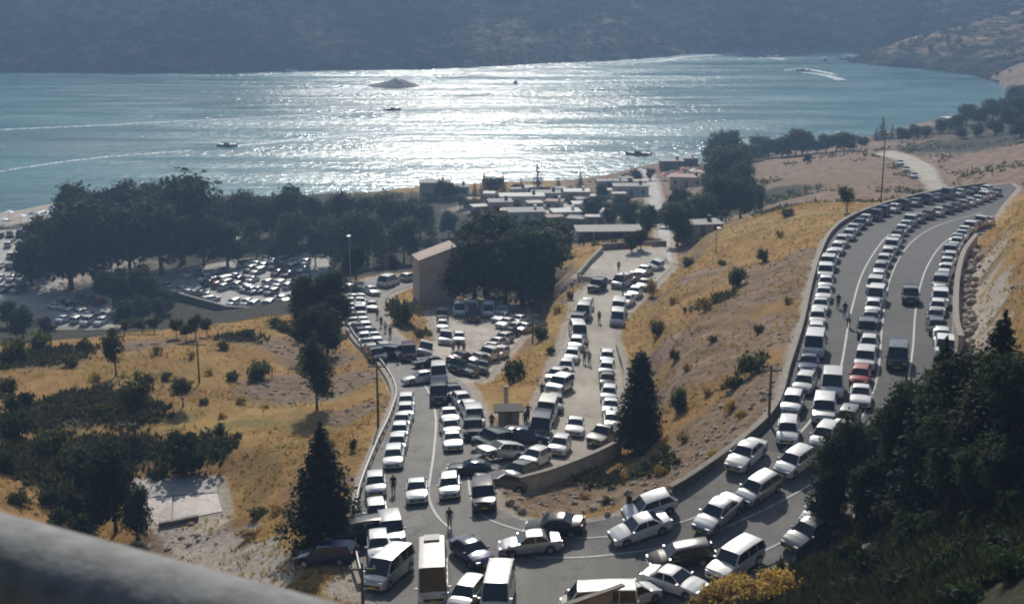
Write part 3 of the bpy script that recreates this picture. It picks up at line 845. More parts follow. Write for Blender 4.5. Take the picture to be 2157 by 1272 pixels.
def trunk_mesh(name, h, r0, seed, limbs=4, spread=.3):
    r = random.Random(seed); b = MB()
    pts = [Vector((0, 0, -.3))]; rad = [r0 * 1.25]
    x = y = 0
    for k in range(1, 6):
        x += r.uniform(-1, 1) * h * .02; y += r.uniform(-1, 1) * h * .02
        pts.append(Vector((x, y, h * k / 5))); rad.append(r0 * (1 - .15 * k))
    b.tube(pts, rad, 7)
    for k in range(limbs):
        s = pts[2 + k % 3]; a = r.uniform(0, 6.28)
        e = s + Vector((math.cos(a) * h * spread, math.sin(a) * h * spread, h * r.uniform(.2, .45)))
        b.tube([s, (s + e) / 2 + Vector((0, 0, -.04 * h)), e], [r0 * .5, r0 * .35, r0 * .12], 5)
    return b.mesh(name, M['bark'], smooth=True)
def broad_lobes(seed, n=9, h=1.0, w=.5, z0=.16):
    r = random.Random(seed); L = [(0, 0, h * .62, w * .6, w * .6, h * .30)]
    for k in range(n):
        a = r.uniform(0, 6.28); q = r.uniform(.25, .62) * w; z = r.uniform(z0 + .12, .84) * h
        s = r.uniform(.24, .42) * w
        L.append((math.cos(a) * q, math.sin(a) * q, z, s, s, s * .8 * h / (2 * w) * 1.3))
    return L
# unit-height library (height 10 m) ---------------------------------------
TREE = {}
def lib(kind, crowns, trunk): TREE[kind] = (crowns, trunk)
lib('broad', [crown_mesh('crown', broad_lobes(11 + s, 10, 10, 4.3), 3600, .36, M['leafgreen'], 21 + s) for s in range(4)], [trunk_mesh('trunk', 6, .28, s) for s in range(3)])
lib('dark', [crown_mesh('crown', broad_lobes(41 + s, 10, 10, 3.9), 3600, .34, M['leafdark'], 51 + s) for s in range(3)], [trunk_mesh('trunk', 6, .26, 9 + s) for s in range(2)])
lib('slim', [crown_mesh('crown', broad_lobes(71 + s, 9, 10, 2.4, .18), 2600, .3, M['leafgreen'], 81 + s) for s in range(2)], [trunk_mesh('trunk', 6, .18, 19, 3, .18)])
lib('olive', [crown_mesh('crown', broad_lobes(91 + s, 9, 6, 2.4, .35), 2600, .19, M['leafolive'], 95 + s) for s in range(3)], [trunk_mesh('trunk', 3.4, .16, 29 + s, 4, .3) for s in range(2)])
def cone_lobes(h, w, n, seed, z0=.08, p=.9):
    r = random.Random(seed); L = []
    for k in range(n):
        t = (k + .5) / n; z = h * (z0 + (1 - z0) * t)
        rr = w * (1 - t) ** p + .10 * w
        for j in range(max(2, int(6 * (1 - t) + 1))):
            a = r.uniform(0, 6.28); q = rr * r.uniform(.35, .72)
            L.append((math.cos(a) * q, math.sin(a) * q, z + r.uniform(-.03, .03) * h, rr * .42, rr * .42, h / n * .62))
    return L
def conifer_mesh(name, h, w, tiers, m, seed, leaf=.15, p=.85, z0=.07, dens=16, droop=.12):
    r = random.Random(seed); v, f = [], []
    for k in range(tiers):
        t = k / tiers; z = h * (z0 + (1 - z0) * t)
        R_ = w * (1 - t) ** p * r.uniform(.86, 1.08) + .05 * w
        nb = int(6 + 9 * (1 - t)); a0 = r.uniform(0, 6.28)
        for j in range(nb):
            a = a0 + 6.283 * j / nb + r.uniform(-.2, .2); L = R_ * r.uniform(.78, 1.12)
            for _ in range(int(dens * (.35 + L / w))):
                q = r.random() ** .6
                c = Vector((math.cos(a) * L * q, math.sin(a) * L * q, z - droop * L * q + .10 * L * q * q + r.gauss(0, .05 * h / tiers * 6)))
                c += Vector((r.gauss(0, .10 * L + .04), r.gauss(0, .10 * L + .04), 0))
                n = Vector((math.cos(a) * .6 + r.gauss(0, .5), math.sin(a) * .6 + r.gauss(0, .5), .8 + r.gauss(0, .3))).normalized()
                u = n.orthogonal().normalized(); u.rotate(Matrix.Rotation(r.uniform(0, 6.28), 3, n)); w_ = n.cross(u); s = leaf * r.uniform(.6, 1.3)
                i = len(v); v += [c + u * s, c + w_ * s * .5, c - u * s, c - w_ * s * .5]; f.append((i, i + 1, i + 2, i + 3))
    for k in range(60):
        z = h * (1 - .06 + .10 * r.random()); i = len(v); c = Vector((r.gauss(0, .04), r.gauss(0, .04), z)); s = leaf * .8
        v += [c + Vector((s * .4, 0, 0)), c + Vector((0, s * .4, s)), c - Vector((s * .4, 0, 0)), c - Vector((0, s * .4, s))]; f.append((i, i + 1, i + 2, i + 3))
    me = bpy.data.meshes.new(name); me.from_pydata([tuple(q) for q in v], [], f); me.materials.append(m); return me
lib('conifer', [conifer_mesh('crown', 9.4, 2.6, 28, M['leafdark'], 5, .19, .85, .03, 30), conifer_mesh('crown', 9.4, 2.8, 26, M['leafdark'], 6, .19, .8, .03, 30)], [trunk_mesh('trunk', 8, .17, 39, 0)])
lib('cypress', [conifer_mesh('crown', 10.2, 2.0, 30, M['leafdark'], 9, .19, .55, .0, 34, -.5)], [trunk_mesh('trunk', 8, .2, 49, 0)])
lib('farconifer', [conifer_mesh('crown', 10.2, 2.3, 14, M['leafdark'], 9, .34, .85, .05, 5)], [trunk_mesh('trunk', 8, .17, 59, 0)])
lib('pine', [crown_mesh('crown', broad_lobes(131 + s, 18, 10, 3.4, .10), 10500, .19, M['pineleaf'], 121 + s, shell=.45) for s in range(3)], [trunk_mesh('trunk', 7, .22, 69 + s, 5) for s in range(2)])
def bush_lobes(seed, w=1.0, h=1.0):
    r = random.Random(seed)
    return [(0, 0, h * .45, w * .6, w * .6, h * .42)] + [(math.cos(a) * w * .55, math.sin(a) * w * .55, h * r.uniform(.25, .6), w * .42, w * .42, h * .33) for a in [r.uniform(0, 6.28) for _ in range(5)]]
BUSH = {'green': [crown_mesh('bush', bush_lobes(200 + s), 700, .13, M['leafolive'], 210 + s) for s in range(4)],
        'dark': [crown_mesh('bush', bush_lobes(220 + s), 700, .13, M['leafdark'], 230 + s) for s in range(4)],
        'dry': [crown_mesh('bush', bush_lobes(240 + s), 500, .12, M['leafdry'], 250 + s) for s in range(3)],
        'straw': [crown_mesh('bush', bush_lobes(260 + s), 2500, .07, M['straw'], 270 + s) for s in range(2)]}
_tc = [0]
ORD = 'first second third fourth fifth sixth seventh eighth ninth tenth eleventh twelfth thirteenth fourteenth fifteenth sixteenth seventeenth eighteenth nineteenth twentieth'.split()
TENS = {2: 'twenty', 3: 'thirty', 4: 'forty', 5: 'fifty', 6: 'sixty', 7: 'seventy', 8: 'eighty', 9: 'ninety'}
def ordn(n):
    if n <= 20: return ORD[n - 1]
    t, u = divmod(n, 10)
    return (TENS[t][:-1] + 'ieth') if u == 0 else TENS[t] + '-' + ORD[u - 1]
def tree(kind, px, py, hpx, label, group=None, name='tree', wide=1.0, p=None):
    """base at px,py; hpx = height in photo pixels"""
    p = p or gp(px, py)
    dist = math.sqrt(p.x ** 2 + p.y ** 2 + (p.z - CZ) ** 2)
    h = hpx * dist / F / math.cos(math.asin((CZ - p.z) / dist))
    base = {'conifer': 9.6, 'cypress': 10.4, 'farconifer': 10.4, 'olive': 5.6}.get(kind, 9.6)
    s = h / base
    cr_, tr_ = TREE[kind]; _tc[0] += 1; i = _tc[0]
    t = empty(name, p, (i * 2.399) % 6.283)
    t.scale = (s * wide, s * wide, s)
    link('crown', cr_[i % len(cr_)], t); link('trunk', tr_[i % len(tr_)], t)
    return tag(t, label, 'tree', group)
def bush(kind, px, py, wpx, hpx, label, group=None):
    p = gp(px, py); dist = math.sqrt(p.x ** 2 + p.y ** 2 + (p.z - CZ) ** 2)
    w = wpx * dist / F / 2 / .98; h = hpx * dist / F / .95
    _tc[0] += 1
    o = link('bush', BUSH[kind][_tc[0] % len(BUSH[kind])], None, p - Vector((0, 0, .08)), (_tc[0] * 2.399) % 6.283)
    o.scale = (w, w, h)
    return tag(o, label, 'bush', group)
# ------------------------------------------------------------------ trees
def many(kind, lst, fmt, group, **k):
    lst = sorted(lst)
    jr = random.Random(len(lst))
    for i, (x, y, h) in enumerate(lst):
        h *= jr.uniform(.82, 1.14)
        tree(kind if isinstance(kind, str) else kind[i % len(kind)], x, y, h, fmt % ordn(i + 1), group, **k)
many('dark', [(150, 610, 180), (66, 600, 112), (105, 560, 110), (205, 600, 178), (275, 590, 172), (340, 580, 150), (385, 555, 168), (430, 560, 120), (480, 560, 110), (240, 650, 90), (300, 640, 80), (350, 660, 45), (262, 690, 62), (300, 676, 54), (335, 672, 44), (50, 712, 66), (15, 690, 60), (100, 715, 50)],
     'dense dark tree at the front of the lakeside grove, %s from its beach end', 'dark trees at the front of the lakeside grove', wide=1.15)
many(('broad', 'dark', 'slim', 'broad', 'farconifer', 'broad', 'dark'), [(165, 505, 112), (225, 520, 125), (265, 515, 118), (310, 505, 100), (345, 500, 80), (372, 500, 112), (415, 500, 100), (455, 505, 92), (500, 500, 104), (545, 505, 100), (585, 510, 112), (617, 515, 124), (650, 510, 95), (690, 505, 96), (730, 505, 92),
               (530, 540, 95), (575, 545, 90), (620, 548, 100), (665, 560, 100), (705, 560, 100), (740, 570, 110), (775, 560, 110), (805, 565, 105), (770, 510, 100), (820, 500, 108), (850, 555, 95), (860, 500, 80), (885, 505, 80), (910, 520, 85), (945, 500, 60), (700, 600, 80), (750, 590, 70), (830, 580, 50), (870, 560, 60)],
     'green grove tree between the parking lots and the lake, %s from the beach', 'trees of the lakeside grove')
many('dark', [(640, 690, 120), (665, 700, 150), (695, 690, 130), (715, 700, 100), (655, 760, 110), (690, 750, 110), (630, 665, 60)], 'dark tree in the clump beside the lower traffic jam, %s from the lot side', 'dark clump beside the jammed road', wide=.85)
tree('pine', 668, 862, 150, 'dark bushy tree standing in the gully below the dark clump', wide=.75)
many(('broad', 'dark'), [(1000, 640, 150), (1022, 622, 165), (1030, 642, 150), (1065, 640, 165), (1100, 645, 150), (1135, 625, 150), (1165, 590, 120), (1000, 580, 115), (1050, 580, 120), (1095, 585, 125), (1140, 560, 100), (1180, 545, 70)],
     'broad tree in the dark mass behind the turnout lot, %s from the beige building', 'dark trees behind the turnout lot', wide=1.1)
many('broad', [(1290, 480, 60), (1330, 490, 70), (1360, 500, 70), (1250, 470, 55), (1310, 455, 45), (1265, 430, 40), (1340, 385, 28), (1310, 385, 22), (1370, 380, 24), (1240, 500, 40), (1350, 525, 40), (1330, 530, 35)],
     'green tree among the resort houses, %s counting towards the lake path', 'trees among the resort houses')
many('broad', [(1425, 520, 90), (1455, 505, 100), (1485, 485, 80), (1520, 470, 90), (1560, 460, 80), (1590, 448, 55), (1435, 470, 70), (1530, 420, 110), (1560, 425, 80), (1505, 430, 70), (1410, 480, 60), (1475, 455, 60)],
     'bushy tree between the lake path and the dry ridge, %s from the path', 'trees between the lake path and the ridge', wide=1.1)
many('broad', [(1498, 352, 42), (1522, 350, 66), (1545, 352, 40), (1575, 340, 34), (1600, 330, 42), (1636, 325, 30), (1660, 328, 32), (1690, 325, 50), (1720, 322, 25), (1762, 318, 34), (1790, 316, 30), (1815, 312, 28), (1700, 345, 24), (1950, 290, 28), (1985, 282, 28), (2015, 280, 40), (1512, 375, 60), (1532, 378, 52), (1560, 352, 44), (1588, 340, 40), (1618, 332, 44), (1648, 330, 40), (1675, 328, 46), (1740, 322, 34), (1778, 318, 36), (1900, 300, 26), (1925, 296, 30)],
     'small shoreline tree below the brown terrace, %s from the resort', 'shoreline trees', wide=1.35)
many('farconifer', [(1132, 408, 62), (1176, 408, 36), (1222, 405, 52), (1020, 415, 52), (1000, 412, 30), (1098, 408, 34), (1060, 410, 40), (1605, 328, 40), (1858, 295, 44), (1878, 293, 34), (1845, 297, 26)], 'pointed conifer on the lake shore, %s from the grove', 'shoreline conifers', wide=1.2)
many('broad', [(960, 418, 34), (1040, 412, 38), (1085, 414, 30), (1150, 415, 24), (935, 420, 34), (905, 425, 24), (1200, 415, 20), (1285, 400, 22)], 'rounded tree between the shore conifers, %s from the grove', 'rounded shoreline trees', wide=1.3)
many('dark', [(2035, 265, 42), (2062, 262, 44), (2090, 255, 46), (2112, 250, 40), (2140, 225, 44), (2155, 262, 54), (2130, 275, 44), (2095, 285, 36), (2060, 288, 30), (2150, 290, 40), (2010, 272, 26), (2025, 292, 22)],
     'dark scrub tree on the far shore headland, %s from its tip', 'dark trees on the headland', wide=1.5)
many('olive', [(262, 706, 34), (300, 704, 36), (325, 703, 30), (372, 712, 44), (392, 718, 40), (412, 714, 40), (436, 710, 42), (285, 700, 26)], 'small orchard tree on the crest of the yellow hill, %s in the line', 'orchard trees on the crest', wide=1.1)
tree('olive', 284, 915, 125, 'tall olive tree in the middle of the yellow hillside', wide=.8)
tree('olive', 245, 790, 85, 'slender olive tree behind the tall one on the yellow hillside', wide=.9)
tree('olive', 386, 856, 58, 'small round olive tree with a bare stem on the yellow hillside', wide=1.1)
tree('olive', 460, 940, 46, 'sparse little tree sticking up beside the big round bush', wide=.8)
tree('dark', 245, 1120, 190, 'big dark tree in front of the pale concrete slab', wide=.8)
tree('dark', 290, 1135, 110, 'lower dark tree at the corner of the concrete slab', wide=.8)
tree('dark', 190, 1060, 110, 'dark tree behind the big one near the concrete slab', wide=1.0)
tree('conifer', 682, 1118, 212, 'dark pointed conifer standing above the bend of the lower road', wide=1.4)
tree('cypress', 1346, 948, 200, 'tall dark cypress beside the end of the beige retaining wall', wide=1.2)
tree('olive', 1784, 448, 52, 'small lone tree on the bank outside the upper parapet', wide=.9)
many('olive', [(1050, 470, 22), (1120, 455, 24), (1185, 478, 26), (1230, 462, 22), (1160, 434, 20), (1205, 440, 24), (1280, 452, 26), (1090, 446, 20), (1140, 478, 26), (1250, 440, 20), (1030, 445, 24), (1300, 440, 24), (1000, 450, 30), (970, 440, 34), (1075, 480, 26), (1215, 495, 28), (1010, 470, 34), (1175, 458, 18)],
     'small garden tree between the resort huts, %s from the grove', 'garden trees of the resort', wide=1.5)
PINES = [(1762, 1108, 210, .9, 0), (1805, 1105, 185, .9, 0), (1850, 1085, 195, .9, 0), (1900, 1070, 240, .9, 0), (1965, 1065, 320, 1.05, 1), (1935, 1040, 230, 1, 0), (2028, 1040, 260, 1, 0), (2085, 1020, 325, 1.1, 1), (2060, 1000, 220, 1, 0), (2140, 1010, 240, 1, 0),
         (1990, 1100, 200, 1, 0), (2100, 1090, 150, 1, 0), (1742, 1120, 110, .9, 0), (2050, 1100, 150, 1, 0), (2125, 960, 180, 1, 0), (1830, 1120, 150, 1, 0)]
for i, (x, y, h, w, k) in enumerate(sorted(PINES)):
    tree('conifer' if k else 'pine', x, y, h, 'dark pine of the clump above the bend, %s counting uphill from the road' % ordn(i + 1), 'dark pines above the bend', wide=w)
BL = [('dark', 420, 995, 135, 85, 'big round dark bush on the lower yellow hillside'), ('green', 1557, 600, 42, 40, 'round green bush in the middle of the dry ridge slope'), ('green', 1605, 552, 26, 30, 'small round bush high on the dry ridge slope'),
      ('dry', 1485, 655, 34, 30, 'brownish bush on the dry slope below the round green one'), ('green', 1386, 705, 34, 32, 'low green bush beside the cars of the middle road'), ('green', 1425, 868, 40, 62, 'upright bush on the slope right of the cypress'),
      ('green', 1085, 800, 52, 44, 'olive green bush on the bank below the turnout lot'), ('green', 1140, 715, 34, 34, 'bush on the bank beside the turnout lot cars'), ('dry', 1374, 625, 24, 42, 'dry upright bush beside the upper end of the middle road'),
      ('green', 552, 800, 56, 44, 'grey green bush at the lip of the gully'), ('green', 1580, 790, 66, 46, 'wide low bush just under the upper parapet'), ('green', 1545, 820, 50, 30, 'flat bush beside the wide one under the parapet'),
      ('green', 850, 680, 60, 50, 'brown green shrub at the foot of the beige building'), ('green', 825, 660, 40, 36, 'smaller shrub between the jam and the beige building'), ('dry', 1535, 868, 30, 34, 'brown bush near the utility pole on the slope'),
      ('straw', 1560, 1275, 150, 62, 'bright yellow bush at the bottom edge below the boxy white car'), ('straw', 1640, 1262, 110, 60, 'yellow bush next to the brightest one, towards the dark slope'), ('straw', 1490, 1290, 90, 44, 'low yellow bush at the bottom edge right of the short wall')]
for k, x, y, w, h, l in BL:
    if l: bush(k, x, y, w, h, l)
def bushes(kinds, lst, fmt, group):
    for i, (x, y, w, h) in enumerate(sorted(lst)): bush(kinds[i % len(kinds)], x, y, w, h, fmt % ordn(i + 1), group)
bushes(('dark', 'green'), [(40, 920, 72, 48), (110, 950, 79, 48), (20, 870, 43, 32), (150, 985, 64, 48), (215, 985, 72, 56), (30, 760, 57, 48), (15, 830, 43, 36), (180, 740, 36, 27), (90, 735, 50, 40), (250, 960, 43, 32), (10, 990, 43, 40), (350, 990, 36, 20), (330, 1010, 43, 20), (210, 870, 28, 24), (60, 850, 43, 27), (150, 1080, 60, 36), (100, 1060, 50, 30), (40, 1060, 46, 28), (190, 1115, 70, 40), (120, 1105, 50, 30)],
       'dark shrub in the thicket on the near left hill, %s from the edge', 'shrubs of the left thicket')
bushes(('green', 'dry'), [(330, 745, 26, 18), (400, 755, 24, 16), (470, 735, 26, 18), (520, 712, 30, 20), (580, 690, 34, 22), (490, 800, 28, 20), (440, 790, 22, 16), (350, 800, 24, 18), (150, 770, 34, 24), (200, 800, 28, 18), (310, 850, 24, 16), (430, 850, 22, 14), (470, 880, 22, 14), (545, 1085, 46, 20), (530, 1130, 60, 18), (590, 1075, 50, 18), (600, 700, 30, 24), (510, 850, 24, 18), (560, 860, 20, 14), (700, 940, 20, 18), (745, 950, 16, 30)],
       'small tuft of scrub on the yellow hillside, %s from its far side', 'scrub on the yellow hillside')
bushes(('dry', 'green'), [(1420, 640, 24, 18), (1450, 560, 26, 20), (1520, 560, 20, 14), (1640, 500, 22, 16), (1660, 640, 22, 18), (1450, 780, 26, 20), (1500, 720, 22, 16), (1600, 700, 26, 18), (1420, 760, 24, 26), (1490, 830, 22, 16), (1560, 880, 30, 20), (1440, 930, 30, 22), (1390, 1000, 34, 20), (1500, 960, 26, 16), (1280, 1060, 30, 16), (1230, 1050, 26, 14), (1350, 960, 30, 26), (1400, 950, 28, 18), (1170, 660, 22, 22), (1200, 630, 16, 18), (1160, 745, 20, 18), (1320, 1010, 24, 12), (1460, 490, 26, 18), (1660, 455, 30, 16), (1100, 700, 20, 16)],
       'low scrub on the dry slopes between the roads, %s from the turnout lot', 'scrub between the roads')
bushes(('dark',), [(1800, 1180, 80, 40), (1850, 1200, 100, 50), (1930, 1150, 100, 60), (2010, 1200, 120, 60), (2100, 1180, 120, 60), (1900, 1260, 120, 50), (2030, 1275, 120, 50), (2140, 1260, 110, 60), (1800, 1255, 80, 40), (2060, 1120, 90, 50), (2150, 1100, 80, 60), (1830, 1140, 70, 40), (1975, 1120, 70, 40), (2150, 960, 80, 60)],
       'dark bush on the shaded slope in the near corner, %s from the road', 'dark bushes on the shaded slope')

# ------------------------------------------------------------------ vehicles
def paint(name, c, metal=0.0, rough=.28):
    if max(c) < .12: rough = .17
    return mat('paint_' + name, c, rough, metal, .35, .12)
def vary(m):
    nt = m.node_tree; b = nt.nodes['Principled BSDF']; c = tuple(b.inputs['Base Color'].default_value)[:3]
    v = nt.nodes.new('ShaderNodeMapRange'); v.inputs[3].default_value = .72; v.inputs[4].default_value = 1.08
    nt.links.new(nt.nodes.new('ShaderNodeObjectInfo').outputs['Random'], v.inputs[0])
    tc = nt.nodes.new('ShaderNodeTexCoord'); n = nz(nt, tc.outputs['Object'], 1.3, 6, .7)
    dirt = ramp(nt, n, [(.35, (.80, .77, .72)), (.6, (1, 1, 1))])
    nt.links.new(mixc(nt, 1.0, mixc(nt, 1.0, c, v.outputs[0], 'MULTIPLY'), dirt, 'MULTIPLY'), b.inputs['Base Color'])
PAINT = {'white': paint('white', (.66, .66, .65)), 'silver': paint('silver', (.50, .51, .52), .55, .32), 'grey': paint('grey', (.17, .175, .18), .4, .3), 'black': paint('black', (.012, .013, .015)),
         'navy': paint('navy', (.02, .03, .085), .2), 'red': paint('red', (.28, .02, .018)), 'dark green': paint('dark_green', (.025, .05, .035), .2), 'beige': paint('beige', (.66, .63, .56)), 'maroon': paint('maroon', (.09, .015, .018))}
for m_ in PAINT.values(): vary(m_)
GLASS = mat('car_glass', (.012, .016, .02), .06, 0, .6)
TYRE = mat('tyre_rubber', (.018, .018, .018), .85)
RIM = mat('wheel_rim', (.4, .4, .41), .35, .8)
HEADL = mat('headlight_lens', (.35, .36, .37), .35)
TAILL = mat('tail_light_lens', (.32, .01, .008), .2)
TRIM = mat('black_trim', (.02, .02, .021), .55)
PLATE = mat('plate_yellow', (.62, .45, .04), .5)
# type: L, W, ground clearance, top profile [(x/L, z)], wheel r, wheelbase/2 offset, glass (xw0,xw1,xr1,xr0 fractions), belt z, roof z
TYPES = {
 'sedan': dict(L=4.55, W=1.78, prof=[(-.5, .60), (-.485, .86), (-.47, .98), (-.33, 1.02), (.17, .96), (.30, .90), (.44, .78), (.485, .66), (.5, .48)], wr=.31, wx=(-.30, .31), g=(.205, .055, -.20, -.335), belt=.95, roof=1.44),
 'hatchback': dict(L=4.0, W=1.72, prof=[(-.5, .60), (-.49, .92), (-.475, .99), (-.30, 1.0), (.22, .97), (.34, .90), (.45, .77), (.488, .64), (.5, .48)], wr=.30, wx=(-.31, .32), g=(.26, .10, -.38, -.478), belt=.96, roof=1.49),
 'estate car': dict(L=4.65, W=1.8, prof=[(-.5, .60), (-.49, .92), (-.48, .99), (-.30, 1.0), (.20, .96), (.32, .90), (.45, .78), (.488, .65), (.5, .48)], wr=.32, wx=(-.29, .31), g=(.225, .08, -.42, -.482), belt=.95, roof=1.48),
 'off-roader': dict(L=4.65, W=1.9, prof=[(-.5, .66), (-.49, 1.05), (-.48, 1.12), (-.30, 1.13), (.20, 1.10), (.32, 1.06), (.46, .98), (.49, .8), (.5, .56)], wr=.38, wx=(-.30, .32), g=(.225, .11, -.44, -.485), belt=1.08, roof=1.78),
 'minivan': dict(L=4.8, W=1.95, prof=[(-.5, .60), (-.495, 1.0), (-.49, 1.12), (-.30, 1.13), (.30, 1.08), (.38, 1.0), (.46, .86), (.49, .7), (.5, .5)], wr=.33, wx=(-.31, .33), g=(.36, .17, -.45, -.492), belt=1.07, roof=1.92),
 'van': dict(L=5.1, W=1.98, prof=[(-.5, .60), (-.497, 1.1), (-.494, 1.2), (-.30, 1.2), (.34, 1.18), (.41, 1.05), (.47, .92), (.49, .75), (.5, .5)], wr=.34, wx=(-.30, .33), g=(.40, .26, -.475, -.494), belt=1.15, roof=2.1),
 'minibus': dict(L=6.2, W=2.1, prof=[(-.5, .60), (-.498, 1.2), (-.496, 1.3), (-.30, 1.3), (.40, 1.28), (.45, 1.1), (.485, .95), (.495, .8), (.5, .5)], wr=.36, wx=(-.28, .33), g=(.45, .36, -.485, -.496), belt=1.25, roof=2.62),
 'pickup': dict(L=5.0, W=1.82, prof=[(-.5, .66), (-.495, .98), (-.49, 1.04), (-.10, 1.05), (.16, 1.06), (.30, 1.02), (.44, .93), (.488, .8), (.5, .54)], wr=.36, wx=(-.30, .32), g=(.20, .08, -.10, -.125), belt=1.04, roof=1.72),
}
def car_parts(ty):
    T = TYPES[ty]; L, W, wr = T['L'], T['W'], T['wr']
    hw = W / 2
    xs_ = sorted(set([p[0] * L for p in T['prof']] + [w * L + s * wr * 1.22 * math.cos(a) for w in T['wx'] for s in (-1, 1) for a in (0, .35, .8, 1.2)] + [w * L for w in T['wx']]))
    px_ = [p[0] * L for p in T['prof']]; pz_ = [p[1] for p in T['prof']]
    zb0 = .20 if wr < .35 else .28
    def topz(x): return float(np.interp(x, px_, pz_))
    rings = []
    for x in xs_:
        zt = topz(x); e = abs(x) / (L / 2)
        w = hw * (1 - .20 * max(0, (e - .80) / .2) ** 2)
        zb = zb0 + (.10 * max(0, (e - .9) / .1))
        for wx in T['wx']:
            dx = abs(x - wx * L)
            if dx < wr * 1.22: zb = max(zb, wr + math.sqrt(max(0, (wr * 1.18) ** 2 - dx * dx)) - .02 if dx < wr * 1.18 else zb)
        zb = min(zb, zt - .06)
        h = zt - zb
        half = [(w * .90, zb), (w, zb + min(.10, h * .3)), (w * 1.0, zb + h * .55), (w * .975, zt - min(.10, h * .25)), (w * .93, zt - min(.02, h * .05)), (w * .6, zt + .025), (0, zt + .035)]
        ring = [Vector((x, y, z)) for y, z in half] + [Vector((x, -y, z)) for y, z in half[-2::-1]]
        rings.append(ring)
    b = MB(); b.loft(rings)
    # greenhouse: roof and pillars in body colour
    xw0, xw1, xr1, xr0 = (v * L for v in T['g']); zb, zr = T['belt'], T['roof']
    wb_, wr_ = hw * .90, hw * .74
    if ty in ('van', 'minibus', 'minivan', 'off-roader'): wr_ = hw * .84
    roof = []
    nseg = 7
    for k in range(nseg + 1):
        t = k / nseg; x = xw1 + (xr1 - xw1) * t
        dz = -.055 * (2 * t - 1) ** 2 if ty != 'minibus' else -.03 * (2 * t - 1) ** 4
        z = zr + dz
        sec = [(wr_, z - .05), (wr_ * .985, z - .012), (wr_ * .8, z + .018), (wr_ * .4, z + .03), (0, z + .035)]
        lower = [(0, z - .03), (wr_ * .9, z - .055)]
        roof.append([Vector((x, y, q)) for y, q in lower + sec] + [Vector((x, -y, q)) for y, q in sec[-2::-1] + lower[:0:-1]])
    b.loft(roof)
    zc0, zc1 = topz(xw0) - .01, topz(xr0) - .01
    for s in (-1, 1):
        b.bar((xw0 - .02, s * wb_, zb - .02), (xw1, s * wr_ * .97, zr - .08), .075, .06)
        b.bar((xr0 + .02, s * wb_, zb - .02), (xr1, s * wr_ * .97, zr - .08), .13, .07)
        mid = [.5] if ty not in ('estate car', 'off-roader', 'minivan', 'van', 'minibus') else ([.36, .7] if ty != 'minibus' else [.22, .42, .62, .82])
        for q in mid:
            x = xw1 + (xr1 - xw1) * q - .05
            b.bar((x + .02, s * (wb_ + .004), zb - .02), (x, s * (wr_ + .002), zr - .06), .08, .03)
    body = fixn(b.mesh('body', PAINT['white'], angle=32))
    parts = [('body', body, None)]
    def quad(name, q, m, th=.02, dirn=None):
        g = MB(); a = [Vector(p) for p in q]
        n = (a[1] - a[0]).cross(a[2] - a[0]).normalized() * th
        g.add(a + [p - n for p in a], [(0, 1, 2, 3), (7, 6, 5, 4), (0, 4, 5, 1), (1, 5, 6, 2), (2, 6, 7, 3), (3, 7, 4, 0)])
        return fixn(g.mesh(name, m))
    e = .012
    parts.append(('windshield', quad('windshield', [(xw0 + e, wb_ * .93, zc0), (xw0 + e, -wb_ * .93, zc0), (xw1 + e, -wr_ * .92, zr - .055), (xw1 + e, wr_ * .92, zr - .055)], GLASS), None))
    parts.append(('rear_window', quad('rear_window', [(xr0 - e, -wb_ * .90, zc1), (xr0 - e, wb_ * .90, zc1), (xr1 - e, wr_ * .9, zr - .055), (xr1 - e, -wr_ * .9, zr - .055)], GLASS), None))
    for s in (-1, 1):
        parts.append(('side_window', quad('side_window', [(xw0 - .06, s * wb_ * .99, zb - .005), (xr0 + .06, s * wb_ * .99, zb - .005), (xr1 + .03, s * wr_ * .985, zr - .06), (xw1 - .02, s * wr_ * .985, zr - .06)], GLASS), None))
    wm = MB(); wm.tube([(0, -.10, 0), (0, -.085, 0), (0, .085, 0), (0, .10, 0)], [wr * .93, wr, wr, wr * .93], 14, 0)
    wm.tube([(0, -.104, 0), (0, .104, 0)], wr * .62, 10, 1)
    wheel = fixn(wm.mesh('wheel', [TYRE, RIM], angle=30))
    for wx in T['wx']:
        for s in (-1, 1): parts.append(('wheel', wheel, (wx * L, s * (hw - .105), wr)))
    zh = topz(.485 * L)
    hl = MB(); hl.box(-.11, .03, -.16, .16, -.065, .065); hlm = hl.mesh('headlight', HEADL)
    tl = MB(); tl.box(-.02, .09, -.13, .13, -.09, .09); tlm = tl.mesh('tail_light', TAILL)
    for s in (-1, 1):
        parts.append(('headlight', hlm, (.485 * L, s * hw * .64, zh + .0)))
        parts.append(('tail_light', tlm, (-.5 * L - .004, s * hw * .66, max(.78, topz(-.485 * L) - .1))))
    mr = MB(); mr.box(-.05, .05, -.09, .09, -.06, .06); mrm = mr.mesh('mirror', PAINT['white'])
    for s in (-1, 1): parts.append(('mirror', mrm, (xw0 - .12, s * (hw + .06), zb + .07)))
    fb = MB(); fb.box(-.02, .03, -hw * .62, hw * .62, -.10, .07)
    parts.append(('grille', fb.mesh('grille', TRIM), (.5 * L - .005, 0, .50 if wr < .35 else .66)))
    bb = MB(); bb.box(-.03, .03, -hw * .74, hw * .74, -.09, .06)
    parts.append(('rear_bumper', bb.mesh('rear_bumper', TRIM), (-.5 * L - .01, 0, .42 if wr < .35 else .52)))
    pl = MB(); pl.box(-.01, .012, -.26, .26, -.055, .055)
    parts.append(('licence_plate', pl.mesh('licence_plate', PLATE), (.5 * L + .03, 0, .42 if wr < .35 else .56)))
    if ty == 'minibus':
        ac = MB(); ac.box(-.5, .5, -.55, .55, 0, .14); parts.append(('roof_unit', ac.mesh('roof_unit', TRIM), (-L * .38, 0, zr + .02)))
